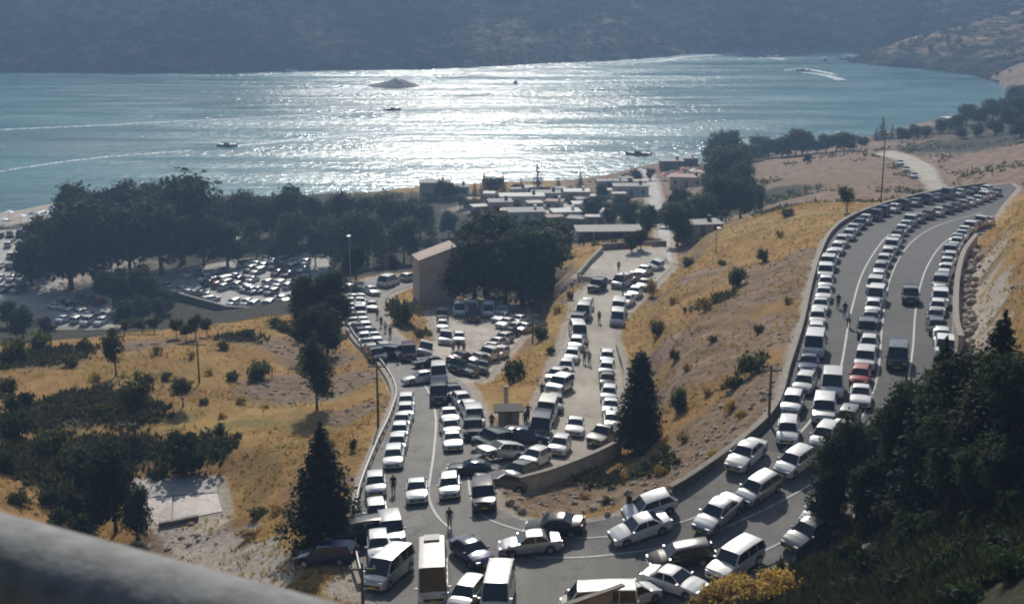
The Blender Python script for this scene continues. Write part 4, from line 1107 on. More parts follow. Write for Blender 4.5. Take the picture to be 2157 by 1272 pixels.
    if ty == 'pickup':
        bed = MB(); bed.box(-.48 * L, -.14 * L, -hw * .82, hw * .82, -.01, .03); parts.append(('cargo_bed', bed.mesh('cargo_bed', TRIM), (0, 0, 1.07)))
    return parts
CARP = {t: car_parts(t) for t in TYPES}
FARM = {}
def far_mesh(ty):
    if ty in FARM: return FARM[ty]
    bm = bmesh.new(); slots = [PAINT['white'], GLASS, TYRE, RIM, HEADL, TAILL, TRIM]
    me = bpy.data.meshes.new('parked_car')
    for m in slots: me.materials.append(m)
    for name, pm, loc in CARP[ty]:
        if name in ('licence_plate', 'grille'): continue
        t = pm.copy()
        idx = [slots.index(m) if m in slots else 0 for m in pm.materials]
        if loc: t.transform(Matrix.Translation(loc))
        for p in t.polygons: p.material_index = idx[p.material_index]
        bm.from_mesh(t); bpy.data.meshes.remove(t)
    bm.to_mesh(me); bm.free()
    me.set_sharp_from_angle(angle=R(32))
    FARM[ty] = me
    return me
def setpaint(o, p):
    o.material_slots[0].link = 'OBJECT'; o.material_slots[0].material = PAINT[p]
used_xy = []
def put_car(ty, pc, p, head, label, group=None, detail=True, cat=None):
    L, W = TYPES[ty]['L'], TYPES[ty]['W']
    f = Vector((head.x, head.y, 0)).normalized(); s = Vector((-f.y, f.x, 0))
    g = lambda q: Vector((q.x, q.y, ground(q.x, q.y)))
    c = Vector((p.x, p.y, 0))
    a, b = g(c + f * L * .33), g(c - f * L * .33); l, r = g(c + s * W * .4), g(c - s * W * .4)
    X = (a - b).normalized(); Y = (l - r).normalized(); Z = X.cross(Y).normalized(); Y = Z.cross(X)
    pos = (a + b) / 2
    m4 = Matrix(((X.x, Y.x, Z.x, pos.x), (X.y, Y.y, Z.y, pos.y), (X.z, Y.z, Z.z, pos.z), (0, 0, 0, 1)))
    nm = {'sedan': 'sedan', 'hatchback': 'hatchback', 'estate car': 'estate_car', 'off-roader': 'off_road_car', 'minivan': 'minivan', 'van': 'van', 'minibus': 'minibus', 'pickup': 'pickup_truck'}[ty]
    if detail:
        t = empty(nm, pos); t.matrix_world = m4
        for name, me, loc in CARP[ty]:
            o = link(name, me, t, loc)
            if name in ('body', 'mirror'): setpaint(o, pc)
    else:
        t = link(nm, far_mesh(ty)); t.matrix_world = m4; setpaint(t, pc)
    used_xy.append((pos.x, pos.y))
    return tag(t, label, cat or {'sedan': 'car', 'hatchback': 'car', 'estate car': 'car', 'off-roader': 'car', 'pickup': 'pickup truck'}.get(ty, ty), group)
def vis(px, py, ty='sedan'):
    """visual centre of a car -> ground centre"""
    p = gp(px, py); d = (p - Vector((0, 0, CZ))).length
    return gp(px, py + TYPES[ty]['roof'] * .5 * .94 * F / d)
crnd = random.Random(5)
def rpaint(r=crnd):
    return r.choices(['white', 'silver', 'grey', 'black', 'navy', 'red', 'dark green', 'beige', 'maroon'], [40, 20, 13, 11, 4, 2, 3, 5, 2])[0]
def rtype(r=crnd): return r.choices(['sedan', 'hatchback', 'estate car', 'off-roader', 'minivan', 'van'], [40, 38, 6, 11, 3, 0.6])[0]
seen_labels = set()
def row(pix, gap, phrase, group, far_gap=None, paints=None, types=None, rev=False, skip=(), detail=True, jit=.25):
    """cars nose to tail along a line of visual centres listed from the near end; they face the near end unless rev"""
    w = [vis(*q) for q in pix]
    c = cr([tuple(p) for p in w], 8)
    seg = np.hypot(*(np.diff(c[:, :2], axis=0).T)); s = np.concatenate([[0], np.cumsum(seg)])
    n = int(s[-1] / gap) + 1
    k = 0
    for i in range(n):
        if i in skip: continue
        u = min(s[-1], i * gap + crnd.uniform(-jit, jit))
        x, y = np.interp(u, s, c[:, 0]), np.interp(u, s, c[:, 1])
        x2, y2 = np.interp(min(u + 1, s[-1]), s, c[:, 0]), np.interp(min(u + 1, s[-1]), s, c[:, 1])
        x1, y1 = np.interp(max(u - 1, 0), s, c[:, 0]), np.interp(max(u - 1, 0), s, c[:, 1])
        h = Vector((x1 - x2, y1 - y2, 0)).normalized()
        if rev: h = -h
        h.rotate(Matrix.Rotation(crnd.gauss(0, .03), 3, 'Z'))
        pc = paints[k] if paints and k < len(paints) and paints[k] else rpaint()
        ty = types[k] if types and k < len(types) and types[k] else rtype()
        if gap < 5.2 and ty in ('van',): ty = 'hatchback'
        sd_ = Vector((-h.y, h.x, 0)) * crnd.gauss(0, .12)
        k += 1
        put_car(ty, pc, Vector((x + sd_.x, y + sd_.y, 0)), h, '%s %s, %s from the near end of the %s' % (pc, ty, ordn(k), phrase), group, detail)
W_, S_, G_, B_, N_ = 'white', 'silver', 'grey', 'black', 'navy'
row([(1665, 905), (1672, 858), (1693, 805), (1705, 757), (1716, 710), (1724, 665), (1732, 630), (1737, 600), (1740, 570), (1750, 545), (1765, 518), (1787, 492), (1815, 468), (1850, 452), (1885, 438), (1940, 424), (2000, 410), (2050, 403), (2100, 395)], 6.4,
    'valley side row', 'cars parked on the valley side of the upper road', paints=[W_, S_, W_, N_, W_, W_, W_, W_, W_, S_, W_, W_, S_, W_, W_, W_, W_, N_, W_, B_, N_, W_, B_, G_, B_, N_, G_, W_],
    types=['hatchback', 'hatchback', 'hatchback', 'sedan', 'van', 'hatchback', 'hatchback', 'sedan', 'sedan', 'hatchback'])
row([(1808, 832), (1817, 780), (1824, 742), (1829, 705), (1833, 672), (1838, 637), (1845, 600), (1853, 572), (1866, 545), (1882, 515), (1897, 488), (1930, 462), (1978, 446), (2018, 435), (2060, 420), (2085, 410), (2108, 400)], 5.9,
    'middle lane queue', 'cars queueing in the middle lane of the upper road', paints=[W_, 'red', W_, W_, B_, G_, S_, W_, W_, S_, G_, W_, S_, W_, W_, B_, W_, S_, W_, G_, B_, W_, N_, B_],
    types=['sedan', 'hatchback', 'off-roader', 'hatchback', 'off-roader', 'sedan', 'hatchback', 'minivan', 'off-roader', 'hatchback'])
row([(1985, 735), (1980, 708), (1967, 685), (1970, 665), (1975, 645), (1978, 622), (1977, 600), (1981, 580), (1992, 560), (1998, 540), (2006, 522), (2018, 503), (2032, 487), (2050, 478), (2085, 462)], 4.75,
    'bank side row', 'cars parked against the rocky bank of the upper road', paints=[W_, S_, B_, G_, W_, W_, S_, G_, W_, W_, S_, W_, G_, W_, W_, S_, W_])
row([(828, 962), (836, 940), (842, 915), (848, 890), (853, 862), (858, 832)], 4.7, 'lower road kerb row', 'cars parked along the guard rail of the lower road', paints=[W_, W_, S_, W_, W_, W_, W_, W_], types=['estate car', 'hatchback', 'hatchback', 'sedan', 'hatchback'], jit=.1)
row([(955, 928), (948, 893), (943, 862)], 5.6, 'lower road waiting lane', 'cars waiting on the lower road', paints=[S_, W_, S_], types=['sedan', 'hatchback', 'sedan'])
row([(1003, 905), (994, 872), (978, 850), (960, 832), (945, 812)], 4.9, 'inner junction queue', 'cars waiting on the lower road', paints=[B_, W_, W_, W_, B_], types=['off-roader', 'minivan', 'hatchback', 'hatchback', 'hatchback'])
row([(795, 750), (778, 732), (765, 706), (745, 680), (738, 650), (742, 620)], 4.6, 'outer jam column', 'cars in the lower jam')
row([(808, 735), (796, 722), (782, 700), (764, 678), (756, 650), (760, 622)], 4.6, 'inner jam column', 'cars in the lower jam')
row([(780, 612), (765, 607), (750, 605), (736, 606)], 4.8, 'far line of the jam', 'cars in the lower jam')
row([(1143, 902), (1148, 862)], 6.3, 'middle road van pair', 'vehicles along the left of the middle road', paints=[B_, 'beige'], types=['van', 'van'])
row([(1190, 772), (1207, 740), (1216, 712), (1213, 684), (1230, 655), (1237, 628)], 6.2, 'left middle road line', 'vehicles along the left of the middle road', paints=[W_, W_, S_, W_, B_, G_], types=['hatchback', 'hatchback', 'hatchback', 'van', 'off-roader', 'van'])
row([(1288, 886), (1285, 857), (1283, 828), (1277, 797), (1278, 772), (1279, 742)], 5.6, 'right middle road line', 'vehicles along the right of the middle road', paints=[S_, W_, W_, B_, W_, W_])
row([(1298, 672), (1301, 648), (1325, 626), (1350, 603), (1375, 585)], 6.2, 'middle road bend line', 'vehicles along the right of the middle road', paints=[W_, W_, W_, S_], types=['minivan', 'van', 'sedan'])
row([(1308, 594), (1338, 580), (1362, 567), (1385, 556), (1402, 547)], 5.2, 'viewing terrace line', 'vehicles beside the viewing terrace', paints=[W_, G_, S_, W_, B_], types=['minivan', 'sedan', 'sedan'])
row([(858, 583), (838, 588), (822, 594)], 6.0, 'line behind the jam', 'cars in the lower jam', paints=[W_, W_, W_])
SOLO = [  # px, py, type, paint, front direction in the photo, label
 (1572, 953, 'sedan', 'white', -28, 26, 'white sedan hugging the parapet where the upper road starts to bend'),
 (1675, 968, 'hatchback', 'white', -30, 21, 'brightest white hatchback in the bend, closest to the dark pines'),
 (1598, 1024, 'hatchback', 'silver', -30, 20, 'silver hatchback following the silver sedan round the bend'),
 (1513, 1076, 'sedan', 'silver', -28, 24, 'silver sedan with a bright windscreen in the middle of the bend'),
 (1369, 1061, 'hatchback', 'white', -30, 10, 'white sedan half hidden behind another one beside the rocky slope'),
 (1350, 1107, 'sedan', 'white', -30, 10, 'white sedan in front of the half hidden one at the bend'),
 (1170, 1104, 'sedan', 'black', -30, 2, 'black sedan in shade at the foot of the rocky corner'),
 (1118, 1142, 'sedan', 'silver', -30, 3, 'silver sedan seen side on in the middle of the bend'),
 (1435, 1166, 'estate car', 'black', -30, 5, 'black estate car on the outer side of the bend'),
 (1550, 1176, 'off-roader', 'white', -30, 20, 'boxy white off-road car beside the yellow slope'),
 (1422, 1220, 'sedan', 'white', 30, 9, 'white sedan pointing the other way beside the black estate'),
 (1705, 1116, 'sedan', 'grey', -30, 19, 'grey sedan parked alone below the dark pines'),
 (1735, 1072, 'hatchback', 'white', -30, 20, 'white hatchback mostly covered by the pine branches'),
 (1752, 806, 'minivan', 'white', -2, 30, 'white minivan squeezed between the two rows of the upper road'),
 (1735, 860, 'off-roader', 'silver', -3, 30, 'silver off-road car behind the squeezed white minivan'),
 (1738, 915, 'hatchback', 'white', -18, 22, 'white hatchback just at the edge of the dark pines'),
 (1785, 880, 'hatchback', 'grey', -12, 22, 'grey hatchback under the outermost pine branches'),
 (1917, 622, 'off-roader', 'black', 4, 30, 'black off-road car driving alone on the empty lane'),
 (1890, 748, 'van', 'black', -3, 30, 'black van driving near the tops of the pines'),
 (995, 1158, 'sedan', 'navy', 27, 21, 'navy sedan with a glaring bonnet turning at the junction'),
 (820, 1193, 'minivan', 'silver', -26, 22, 'large silver minivan parked at the near end of the guard rail'),
 (800, 1148, 'hatchback', 'white', 2, 30, 'white hatchback right behind the large silver minivan'),
 (826, 1114, 'off-roader', 'grey', 6, 30, 'grey off-road car double parked beside the road edge'),
 (795, 1078, 'hatchback', 'silver', 5, 30, 'silver hatchback at the lower end of the guard rail'),
 (793, 1018, 'hatchback', 'white', 0, 30, 'white hatchback parked where the guard rail ends'),
 (752, 1120, 'off-roader', 'black', -30, 4, 'black off-road car poking out beside the pointed conifer'),
 (690, 1160, 'estate car', 'navy', -30, 2, 'navy estate car in the shade under the pointed conifer'),
 (915, 1203, 'minibus', 'beige', 0, 30, 'tall beige minibus with a roof unit at the junction'),
 (985, 1248, 'hatchback', 'silver', -20, 24, 'silver hatchback cut by the bottom edge next to the vans'),
 (1050, 1238, 'van', 'beige', -7, 30, 'beige van with a plain pale roof at the bottom edge'),
 (1262, 1262, 'van', 'beige', -30, 1, 'beige van whose roof shows over the short wall end'),
 (1332, 1250, 'hatchback', 'white', 22, -8, 'white hatchback just beyond the end of the short wall'),
 (880, 1030, 'sedan', 'white', -1, 30, 'white sedan alone in the lane, dark glass facing the road'),
 (949, 1021, 'hatchback', 'silver', -1, 30, 'silver hatchback right of the centre line'),
 (1021, 1040, 'off-roader', 'black', 1, 30, 'black boxy off-road car at the tip of the rocky corner'),
 (996, 980, 'sedan', 'black', -30, 3, 'black sedan slipping between the turning cars'),
 (1052, 953, 'estate car', 'silver', -30, 3, 'long silver estate car across the junction'),
 (1030, 927, 'off-roader', 'dark green', -30, 0, 'dark green off-road car behind the long silver estate'),
 (1092, 992, 'hatchback', 'dark green', -22, 10, 'dark green hatchback nose on to the retaining wall corner'),
 (1050, 1005, 'sedan', 'grey', -28, -6, 'grey sedan squeezed behind the black sedan at the junction'),
 (1126, 962, 'hatchback', 'white', -25, 12, 'white hatchback closest to the retaining wall'),
 (1178, 936, 'hatchback', 'white', -15, 22, 'white hatchback second along the retaining wall'),
 (1210, 896, 'sedan', 'white', -3, 30, 'white sedan standing free in the middle road'),
 (1075, 914, 'sedan', 'maroon', -30, 2, 'maroon sedan parked in front of the small kiosk'),
 (1104, 916, 'sedan', 'navy', 30, 2, 'navy sedan glinting in front of the small kiosk'),
 (925, 828, 'van', 'black', 0, 30, 'black van in the queue behind the white van'),
 (926, 785, 'van', 'white', 0, 30, 'white van at the mouth of the turnout lot'),
 (888, 795, 'sedan', 'silver', -30, 4, 'silver sedan beside the white van at the lot mouth'),
 (835, 743, 'off-roader', 'navy', 30, 2, 'navy off-road car across the end of the jam'),
 (862, 741, 'van', 'maroon', 2, 30, 'maroon van in the dark cluster at the jam'),
 (892, 735, 'minivan', 'white', 4, 30, 'white minivan at the right of the dark cluster'),
 (905, 760, 'sedan', 'black', -30, 4, 'black sedan below the dark cluster'),
 (958, 772, 'off-roader', 'dark green', -30, 3, 'dark green off-road car at the lower edge of the turnout lot'),
 (987, 780, 'sedan', 'dark green', -30, 4, 'dark green sedan touching the green off-road car'),
 (1014, 772, 'hatchback', 'black', -10, 28, 'black hatchback at the corner of the turnout lot'),
 (1005, 755, 'sedan', 'grey', -30, 3, 'grey sedan behind the green pair in the turnout lot'),
 (968, 752, 'sedan', 'maroon', -30, 3, 'maroon sedan among people at the turnout lot entrance'),
 (1178, 808, 'off-roader', 'silver', -22, 12, 'silver off-road car standing across the left of the middle road'),
 (1172, 790, 'hatchback', 'grey', -22, 12, 'grey hatchback behind the silver car across the road'),
 (1168, 848, 'hatchback', 'grey', -2, 30, 'grey hatchback beside the beige van on the middle road'),
 (1268, 914, 'pickup', 'grey', -20, 12, 'grey pickup backed against the beige retaining wall'),
 (1258, 600, 'off-roader', 'black', -25, 14, 'black off-road car in the shade under the terrace'),
 (783, 645, 'hatchback', 'grey', 0, 30, 'grey hatchback free of the jam on its right side'),
 (812, 592, 'van', 'white', -30, 10, 'long white van sideways at the top of the jam'),
 (932, 664, 'off-roader', 'black', 1, 30, 'black off-road car at the left side of the turnout lot'),
 (932, 685, 'hatchback', 'white', 1, 30, 'white hatchback below the black off-road car in the turnout'),
 (937, 711, 'minivan', 'white', 0, 30, 'white minivan, left one of the two abreast in the turnout'),
 (967, 711, 'hatchback', 'white', 0, 30, 'white hatchback, right one of the two abreast in the turnout'),
 (968, 650, 'van', 'white', 0, 30, 'white van, first along the tree edge of the turnout'),
 (995, 648, 'minivan', 'white', 0, 30, 'white minivan, second along the tree edge of the turnout'),
 (998, 665, 'off-roader', 'maroon', 0, 30, 'maroon off-road car in front of the second white minivan'),
 (1028, 652, 'van', 'white', 0, 30, 'white van, last along the tree edge of the turnout'),
 (1057, 655, 'sedan', 'white', 0, 30, 'white sedan at the far corner of the turnout'),
 (1896, 343, 'sedan', 'white', 20, 20, 'white sedan at the upper end of the dirt track'),
 (1908, 357, 'hatchback', 'white', 20, 20, 'white hatchback halfway along the dirt track'),
 (1924, 370, 'sedan', 'silver', 20, 20, 'silver sedan at the lower end of the dirt track'),
]
for x, y, ty, pc, dx, dy, lab in SOLO:
    p = vis(x, y, ty); q = vis(x + dx * .5, y + dy * .5, ty)
    put_car(ty, pc, p, q - p, lab)
for i, (x, y) in enumerate([(1058, 668), (1066, 680), (1092, 674), (1084, 690), (1072, 700), (1060, 712), (1046, 722), (1036, 733), (1026, 745), (1052, 742), (1102, 690)]):
    ty, pc = rtype(), ('white' if i in (0, 1, 5, 9) else rpaint())
    if ty == 'van': ty = 'sedan'
    p = vis(x, y, ty); q = vis(x - 15, y + 4, ty)
    put_car(ty, pc, p, q - p, '%s %s, %s in the slanted turnout row' % (pc, ty, ordn(i + 1)), 'slanted row in the turnout lot')
# lakeside lots: small in the photo, one mesh each
def lot_rows(rows, place, z=3.0, gap=2.75, group=None):
    for ri, (x0, y0, x1, y1) in enumerate(rows):
        kk = 0
        a, b = P(x0, y0, z), P(x1, y1, z); d = b - a; n = int(d.length / gap); d.normalize()
        h = Vector((-d.y, d.x, 0))
        for k in range(n + 1):
            if crnd.random() < .13: continue
            p = a + d * (k * gap + crnd.uniform(-.3, .3)) + h * crnd.uniform(-.6, .6)
            hh = h.copy(); hh.rotate(Matrix.Rotation(crnd.gauss(0, .10) + (math.pi if crnd.random() < .5 else 0), 3, 'Z'))
            ty, pc = rtype(), rpaint()
            kk += 1
            put_car(ty, pc, p, hh, '%s %s, %s in row %s of the %s' % (pc, ty, ordn(kk), 'one two three four five six seven eight nine ten'.split()[ri], place), group, False)
lot_rows([(322, 600, 445, 634), (372, 582, 490, 578), (430, 592, 590, 622), (450, 583, 610, 606), (505, 570, 640, 588), (515, 560, 645, 573), (535, 550, 650, 560), (492, 642, 600, 650), (596, 636, 640, 628), (440, 602, 560, 622)], 'sunny lakeside lot', group='cars in the sunny lakeside lot')
lot_rows([(125, 660, 228, 672), (135, 678, 235, 686), (165, 636, 222, 641), (120, 650, 150, 642)], 'half shaded lot', group='cars in the half shaded lot')
lot_rows([(0, 545, 60, 540), (0, 565, 62, 566), (0, 590, 58, 590), (0, 612, 40, 618), (0, 500, 90, 495), (20, 520, 90, 515)], 'lot between the shore trees', group='cars in the shore lot')
lot_rows([(1190, 462, 1270, 466), (1180, 450, 1260, 450), (1060, 452, 1130, 456)], 'yard of the resort', z=8.6, gap=3.4, group='cars in the resort yard')
# ------------------------------------------------------------------ buildings
def house(name, p, w, d, h, rz, mw, mr, label, cat='house', shed=0.0, over=.35, wins=3, door=True, parap=False):
    """p: centre of the front foot; front looks along -y before rotation"""
    t = empty(name, p, rz)
    b = MB()
    v = [(-w / 2, 0, -1.5), (w / 2, 0, -1.5), (w / 2, d, -1.5), (-w / 2, d, -1.5), (-w / 2, 0, h), (w / 2, 0, h + shed), (w / 2, d, h + shed), (-w / 2, d, h)]
    b.add(v, [(3, 2, 1, 0), (4, 5, 6, 7), (0, 1, 5, 4), (1, 2, 6, 5), (2, 3, 7, 6), (3, 0, 4, 7)])
    link('wall', fixn(b.mesh('wall', mw)), t)
    r = MB(); o = over; k = shed / w
    z = lambda x: h + k * (x + w / 2) + .004
    v = []
    for dz in (0, .18):
        for x, y in ((-w / 2 - o, -o), (w / 2 + o, -o), (w / 2 + o, d + o), (-w / 2 - o, d + o)): v.append((x, y, z(x) + dz))
    r.add(v, [(3, 2, 1, 0), (4, 5, 6, 7), (0, 1, 5, 4), (1, 2, 6, 5), (2, 3, 7, 6), (3, 0, 4, 7)])
    link('roof', fixn(r.mesh('roof', mr)), t)
    if name != 'storage_building' and w > 4.5:
        tk = MB(); tk.tube([(0, 0, 0), (0, 0, .9)], .42, 10); tk.box(-.5, .5, -.5, .5, -.02, .0)
        link('water_tank', tk.mesh('water_tank', M['canvas'] if int(w * 7) % 2 else M['dark']), t, (w * .28, d * .6, h + .35))
        vb = MB(); vb.box(-.9, .9, -.5, 0, 2.15, 2.22); link('awning', vb.mesh('awning', M['roofgrey']), t, (0, -.05, .0))
    if wins:
        wm = MB(); wm.box(-.55, .55, -.04, .05, 0, 1.1); wme = wm.mesh('window', M['dark'])
        fm = MB()
        for a in ((-.62, .62, -.07, .03, -.07, 0), (-.62, .62, -.07, .03, 1.1, 1.17), (-.62, -.55, -.07, .03, 0, 1.1), (.55, .62, -.07, .03, 0, 1.1)): fm.box(*a)
        fme = fm.mesh('frame', M['white'])
        for i in range(wins):
            x = -w / 2 + w * (i + .5) / wins
            if door and i == wins // 2:
                dm = MB(); dm.box(-.5, .5, -.05, .05, 0, 2.05); link('door', dm.mesh('door', M['wood']), t, (x, 0, .02)); continue
            o_ = link('window', wme, t, (x, 0, 1.0)); link('frame', fme, o_)
    return tag(t, label, cat)
# large beige building face
p0, p1 = P(884, 640, 22.5), P(962, 634, 22.5)
wd = (p1 - p0).length; rz = math.atan2((p1 - p0).y, (p1 - p0).x)
bb_ = house('storage_building', (p0 + p1) / 2, wd, 4.5, 7.2, rz + .02, M['beige'], M['beige'], 'tall blank beige building with a slanted roofline in front of the dark trees', 'building', shed=1.9, over=.12, wins=0)
for x, y, w, d, h, r, mw, mr, l in [
    (1110, 470, 9, 6, 2.8, .1, 'white', 'roofgrey', 'long low resort house with a grey flat roof nearest the tree mass'),
    (1100, 437, 12, 5, 3.0, .05, 'white', 'white', 'wide white resort house with a bright flat roof near the shore'),
    (1055, 450, 6, 5, 3.0, .1, 'beige', 'roofgrey', 'small beige resort house left of the wide white one'),
    (1150, 428, 8, 5, 2.8, .0, 'white', 'roofgrey', 'white resort house behind the wide one by the conifers'),
    (1195, 470, 7, 5, 2.8, .15, 'white', 'white', 'white cabin beside the yard cars'),
    (1240, 452, 8, 4, 2.8, .1, 'white', 'white', 'bright white cabin at the middle of the resort'),
    (1215, 425, 7, 5, 2.8, .0, 'beige', 'white', 'beige cabin with a white roof below the tall conifer'),
    (1330, 415, 10, 5, 3.0, .0, 'white', 'roofgrey', 'long resort house beside the lake path'),
    (1290, 400, 9, 4, 2.6, .0, 'beige', 'roofgrey', 'low beige shore house among rounded trees'),
    (1445, 395, 10, 6, 3.0, -.2, 'beige', 'roofred', 'restaurant house with a wide faded red roof'),
    (1480, 385, 7, 5, 3.0, -.3, 'white', 'roofred', 'smaller red roofed house behind the restaurant'),
    (1500, 402, 6, 5, 2.8, -.4, 'white', 'roofred', 'red roofed annex at the right end of the restaurant'),
    (1415, 356, 8, 5, 2.6, .0, 'wood', 'roofgrey', 'dark wooden hut at the water edge'),
    (1450, 350, 7, 4, 2.6, .1, 'wood', 'roofgrey', 'second wooden hut along the water edge'),
    (960, 415, 8, 5, 3.0, .0, 'white', 'roofgrey', 'pale shore house half hidden behind rounded trees'),
    (915, 420, 9, 5, 5.0, .0, 'beige', 'roofgrey', 'two storey pale house at the end of the grove'),
    (1640, 318, 6, 4, 2.4, .2, 'white', 'roofred', 'little red roofed house on the far shoreline'),
    (2005, 262, 5, 4, 2.4, .3, 'white', 'white', 'tiny white hut on the headland'),
    (1480, 498, 8, 5, 2.2, .2, 'beige', 'roofgrey', 'low beige house behind the crest of the ridge'),
    (470, 530, 8, 5, 3, 0, 'white', 'white', 'white roofed house inside the lakeside grove')]:
    p = gp(x, y)
    house('resort_house', p, w, d, h, r, M[mw], M[mr], l, wins=max(2, int(w / 2.6)))
hr = random.Random(12)
vl = [(1030, 428), (1075, 462), (1128, 446), (1140, 470), (1165, 445), (1170, 480), (1185, 415), (1210, 480), (1255, 478), (1262, 432), (1275, 465), (1228, 438), (1305, 425), (1350, 400), (1095, 418), (1125, 412), (1015, 455), (990, 440), (1320, 392), (1285, 418)]
for i, (x, y) in enumerate(sorted(vl)):
    house('garden_hut', gp(x, y), hr.uniform(3, 5.5), hr.uniform(2.5, 4), hr.uniform(2.2, 2.8), hr.uniform(-.3, .4), M[hr.choice(['beige', 'white', 'beige', 'wood'])], M[hr.choice(['roofgrey', 'white', 'roofred', 'beige', 'conc'])], 'small hut among the resort gardens, %s from the grove' % ordn(i + 1), 'hut', over=.3, wins=2)
# flat pavilion behind the terrace
pv = [gp(1222, 508), gp(1345, 506)]
w = (pv[1] - pv[0]).length
w = min(w, 14); t = empty('flat_pavilion', (pv[0] + pv[1]) / 2, .04)
b = MB(); b.box(-w / 2, w / 2, -3, 4, 2.4, 2.62); link('roof', b.mesh('roof', M['roofgrey']), t)
b = MB(); b.box(-w / 2 + .6, w / 2 - .6, 1, 3.6, -1.5, 2.396); link('wall', b.mesh('wall', M['roofred']), t)
pm = MB(); pm.box(-.12, .12, -.12, .12, -2.5, 2.396); pme = pm.mesh('column', M['beige'])
for k in range(5): link('column', pme, t, (-w / 2 + .4 + (w - .8) * k / 4, -2.7, 0))
tag(t, 'flat roofed pavilion just below the viewing terrace', 'pavilion')
# kiosk and post on the small grass wedge
p = gp(1072, 905); t = empty('roadside_kiosk', p, .05)
b = MB(); b.box(-1.0, 1.0, 0, 1.5, -.5, 1.9); link('wall', b.mesh('wall', M['beige']), t)
b = MB(); b.box(-1.45, 1.45, -.5, 1.9, 1.904, 2.05); link('roof', b.mesh('roof', M['kioskroof']), t)
b = MB(); b.box(-.35, .35, -.04, .03, 0, 1.7); link('door', b.mesh('door', M['roofred']), t)
tag(t, 'small roadside kiosk with a thin dark roof at the junction', 'kiosk')
p = gp(1066, 872); t = empty('pale_pillar', p)
b = MB(); b.box(-.22, .22, -.22, .22, -.3, 2.9); link('shaft', b.mesh('shaft', M['beige']), t)
b = MB(); b.box(-.3, .3, -.3, .3, 2.904, 3.02); link('cap', b.mesh('cap', M['coping']), t)
tag(t, 'pale square pillar standing behind the small kiosk', 'pillar')

def pole(px, py, top, label, kind='wood', cat='utility pole'):
    p = gp(px, py); d = (p - Vector((0, 0, CZ))).length; h = (py - top) * d / F / .95
    t = empty('utility_pole' if kind == 'wood' else 'street_lamp', p)
    r = .13 if kind == 'wood' else .08
    b = MB(); b.tube([(0, 0, -.5), (0, 0, h * .5), (0, 0, h)], [r, r * .85, r * .65], 8); link('shaft', b.mesh('shaft', M['wood' if kind == 'wood' else 'metal'], True), t)
    if kind == 'wood':
        b = MB(); b.box(-.9, .9, -.06, .06, h - .5, h - .38); link('crossarm', b.mesh('crossarm', M['wood']), t)
        im = MB(); im.tube([(0, 0, 0), (0, 0, .18)], .045, 6); ime = im.mesh('insulator', M['white'])
        for x in (-.8, 0.25, .8): link('insulator', ime, t, (x, 0, h - .378))
    else:
        b = MB(); b.bar((0, 0, h), (.1, -1.2, h + .15), .07); link('arm', b.mesh('arm', M['metal']), t)
        b = MB(); b.box(-.18, .38, -1.9, -1.15, h + .05, h + .2); link('lamp_head', b.mesh('lamp_head', M['lamp']), t)
    return tag(t, label, cat)
pole(1855, 436, 290, 'tall wooden utility pole on the brown terrace above the lake')
pole(1619, 892, 772, 'wooden utility pole on the slope beside the upper parapet')
pole(797, 905, 765, 'wooden pole behind the guard rail of the lower road')
pole(420, 806, 722, 'thin wooden pole on the yellow hillside')
pole(765, 1285, 1185, 'wooden pole stump line beside the silver minivan')
pole(1122, 724, 660, 'short wooden pole on the bank of the turnout lot')
pole(1312, 640, 575, 'thin wooden pole by the upper bend of the middle road')
pole(275, 1000, 890, 'thin wooden pole below the tall olive tree')
pole(740, 640, 500, 'street lamp with a bright head above the jam', 'lamp', 'street lamp')
pole(1508, 530, 480, 'small lamp post on the crest of the dry ridge', 'lamp', 'street lamp')

# beach tent and parasols
p = gp(112, 462); t = empty('beach_tent', p)
n = 10; h = 4.2; r0 = 4.4
b = MB(); ring = [Vector((r0 * math.cos(2 * math.pi * k / n), r0 * math.sin(2 * math.pi * k / n), 2.0 + (.25 if k % 2 else 0))) for k in range(n)]
mid = [Vector((v.x * .4, v.y * .4, 2.9)) for v in ring]; top = [Vector((v.x * .04, v.y * .04, h)) for v in ring]
b.loft([ring, mid, top], True, False); link('canopy', b.mesh('canopy', M['canvas']), t)
pm = MB(); pm.tube([(0, 0, -.3), (0, 0, 2.0)], .06, 6); pme = pm.mesh('tent_pole', M['metal'])
for k in range(0, n, 2): link('tent_pole', pme, t, (ring[k].x, ring[k].y, 0))
tag(t, 'white peaked tent on the pale beach', 'tent')
def parasol(px, py, m, label, group):
    p = gp(px, py); t = empty('beach_parasol', p)
    b = MB(); ring = [Vector((1.5 * math.cos(math.pi * k / 4), 1.5 * math.sin(math.pi * k / 4), 2.1)) for k in range(8)]
    b.loft([ring, [Vector((v.x * .03, v.y * .03, 2.75)) for v in ring]], True, False); link('canopy', b.mesh('canopy', m), t)
    b = MB(); b.tube([(0, 0, -.2), (0, 0, 2.7)], .03, 5); link('pole', b.mesh('pole', M['metal']), t)
    tag(t, label, 'parasol', group)
for i, (x, y, m) in enumerate([(20, 462, 'canvas'), (45, 470, 'canvas'), (70, 466, 'blue'), (8, 478, 'canvas'), (60, 480, 'canvas'), (92, 478, 'red')]):
    parasol(x, y, M[m], 'beach parasol on the pale shore, %s from the far left corner' % ordn(i + 1), 'beach parasols')
for i, (x, y) in enumerate([(1400, 380), (1415, 385), (1430, 378), (1460, 372), (1382, 372), (1350, 372), (1440, 368)]):
    parasol(x, y, M['canvas' if i % 2 else 'red'], 'parasol near the lake end of the path, %s one from the path' % ordn(i + 1), 'parasols by the restaurant')

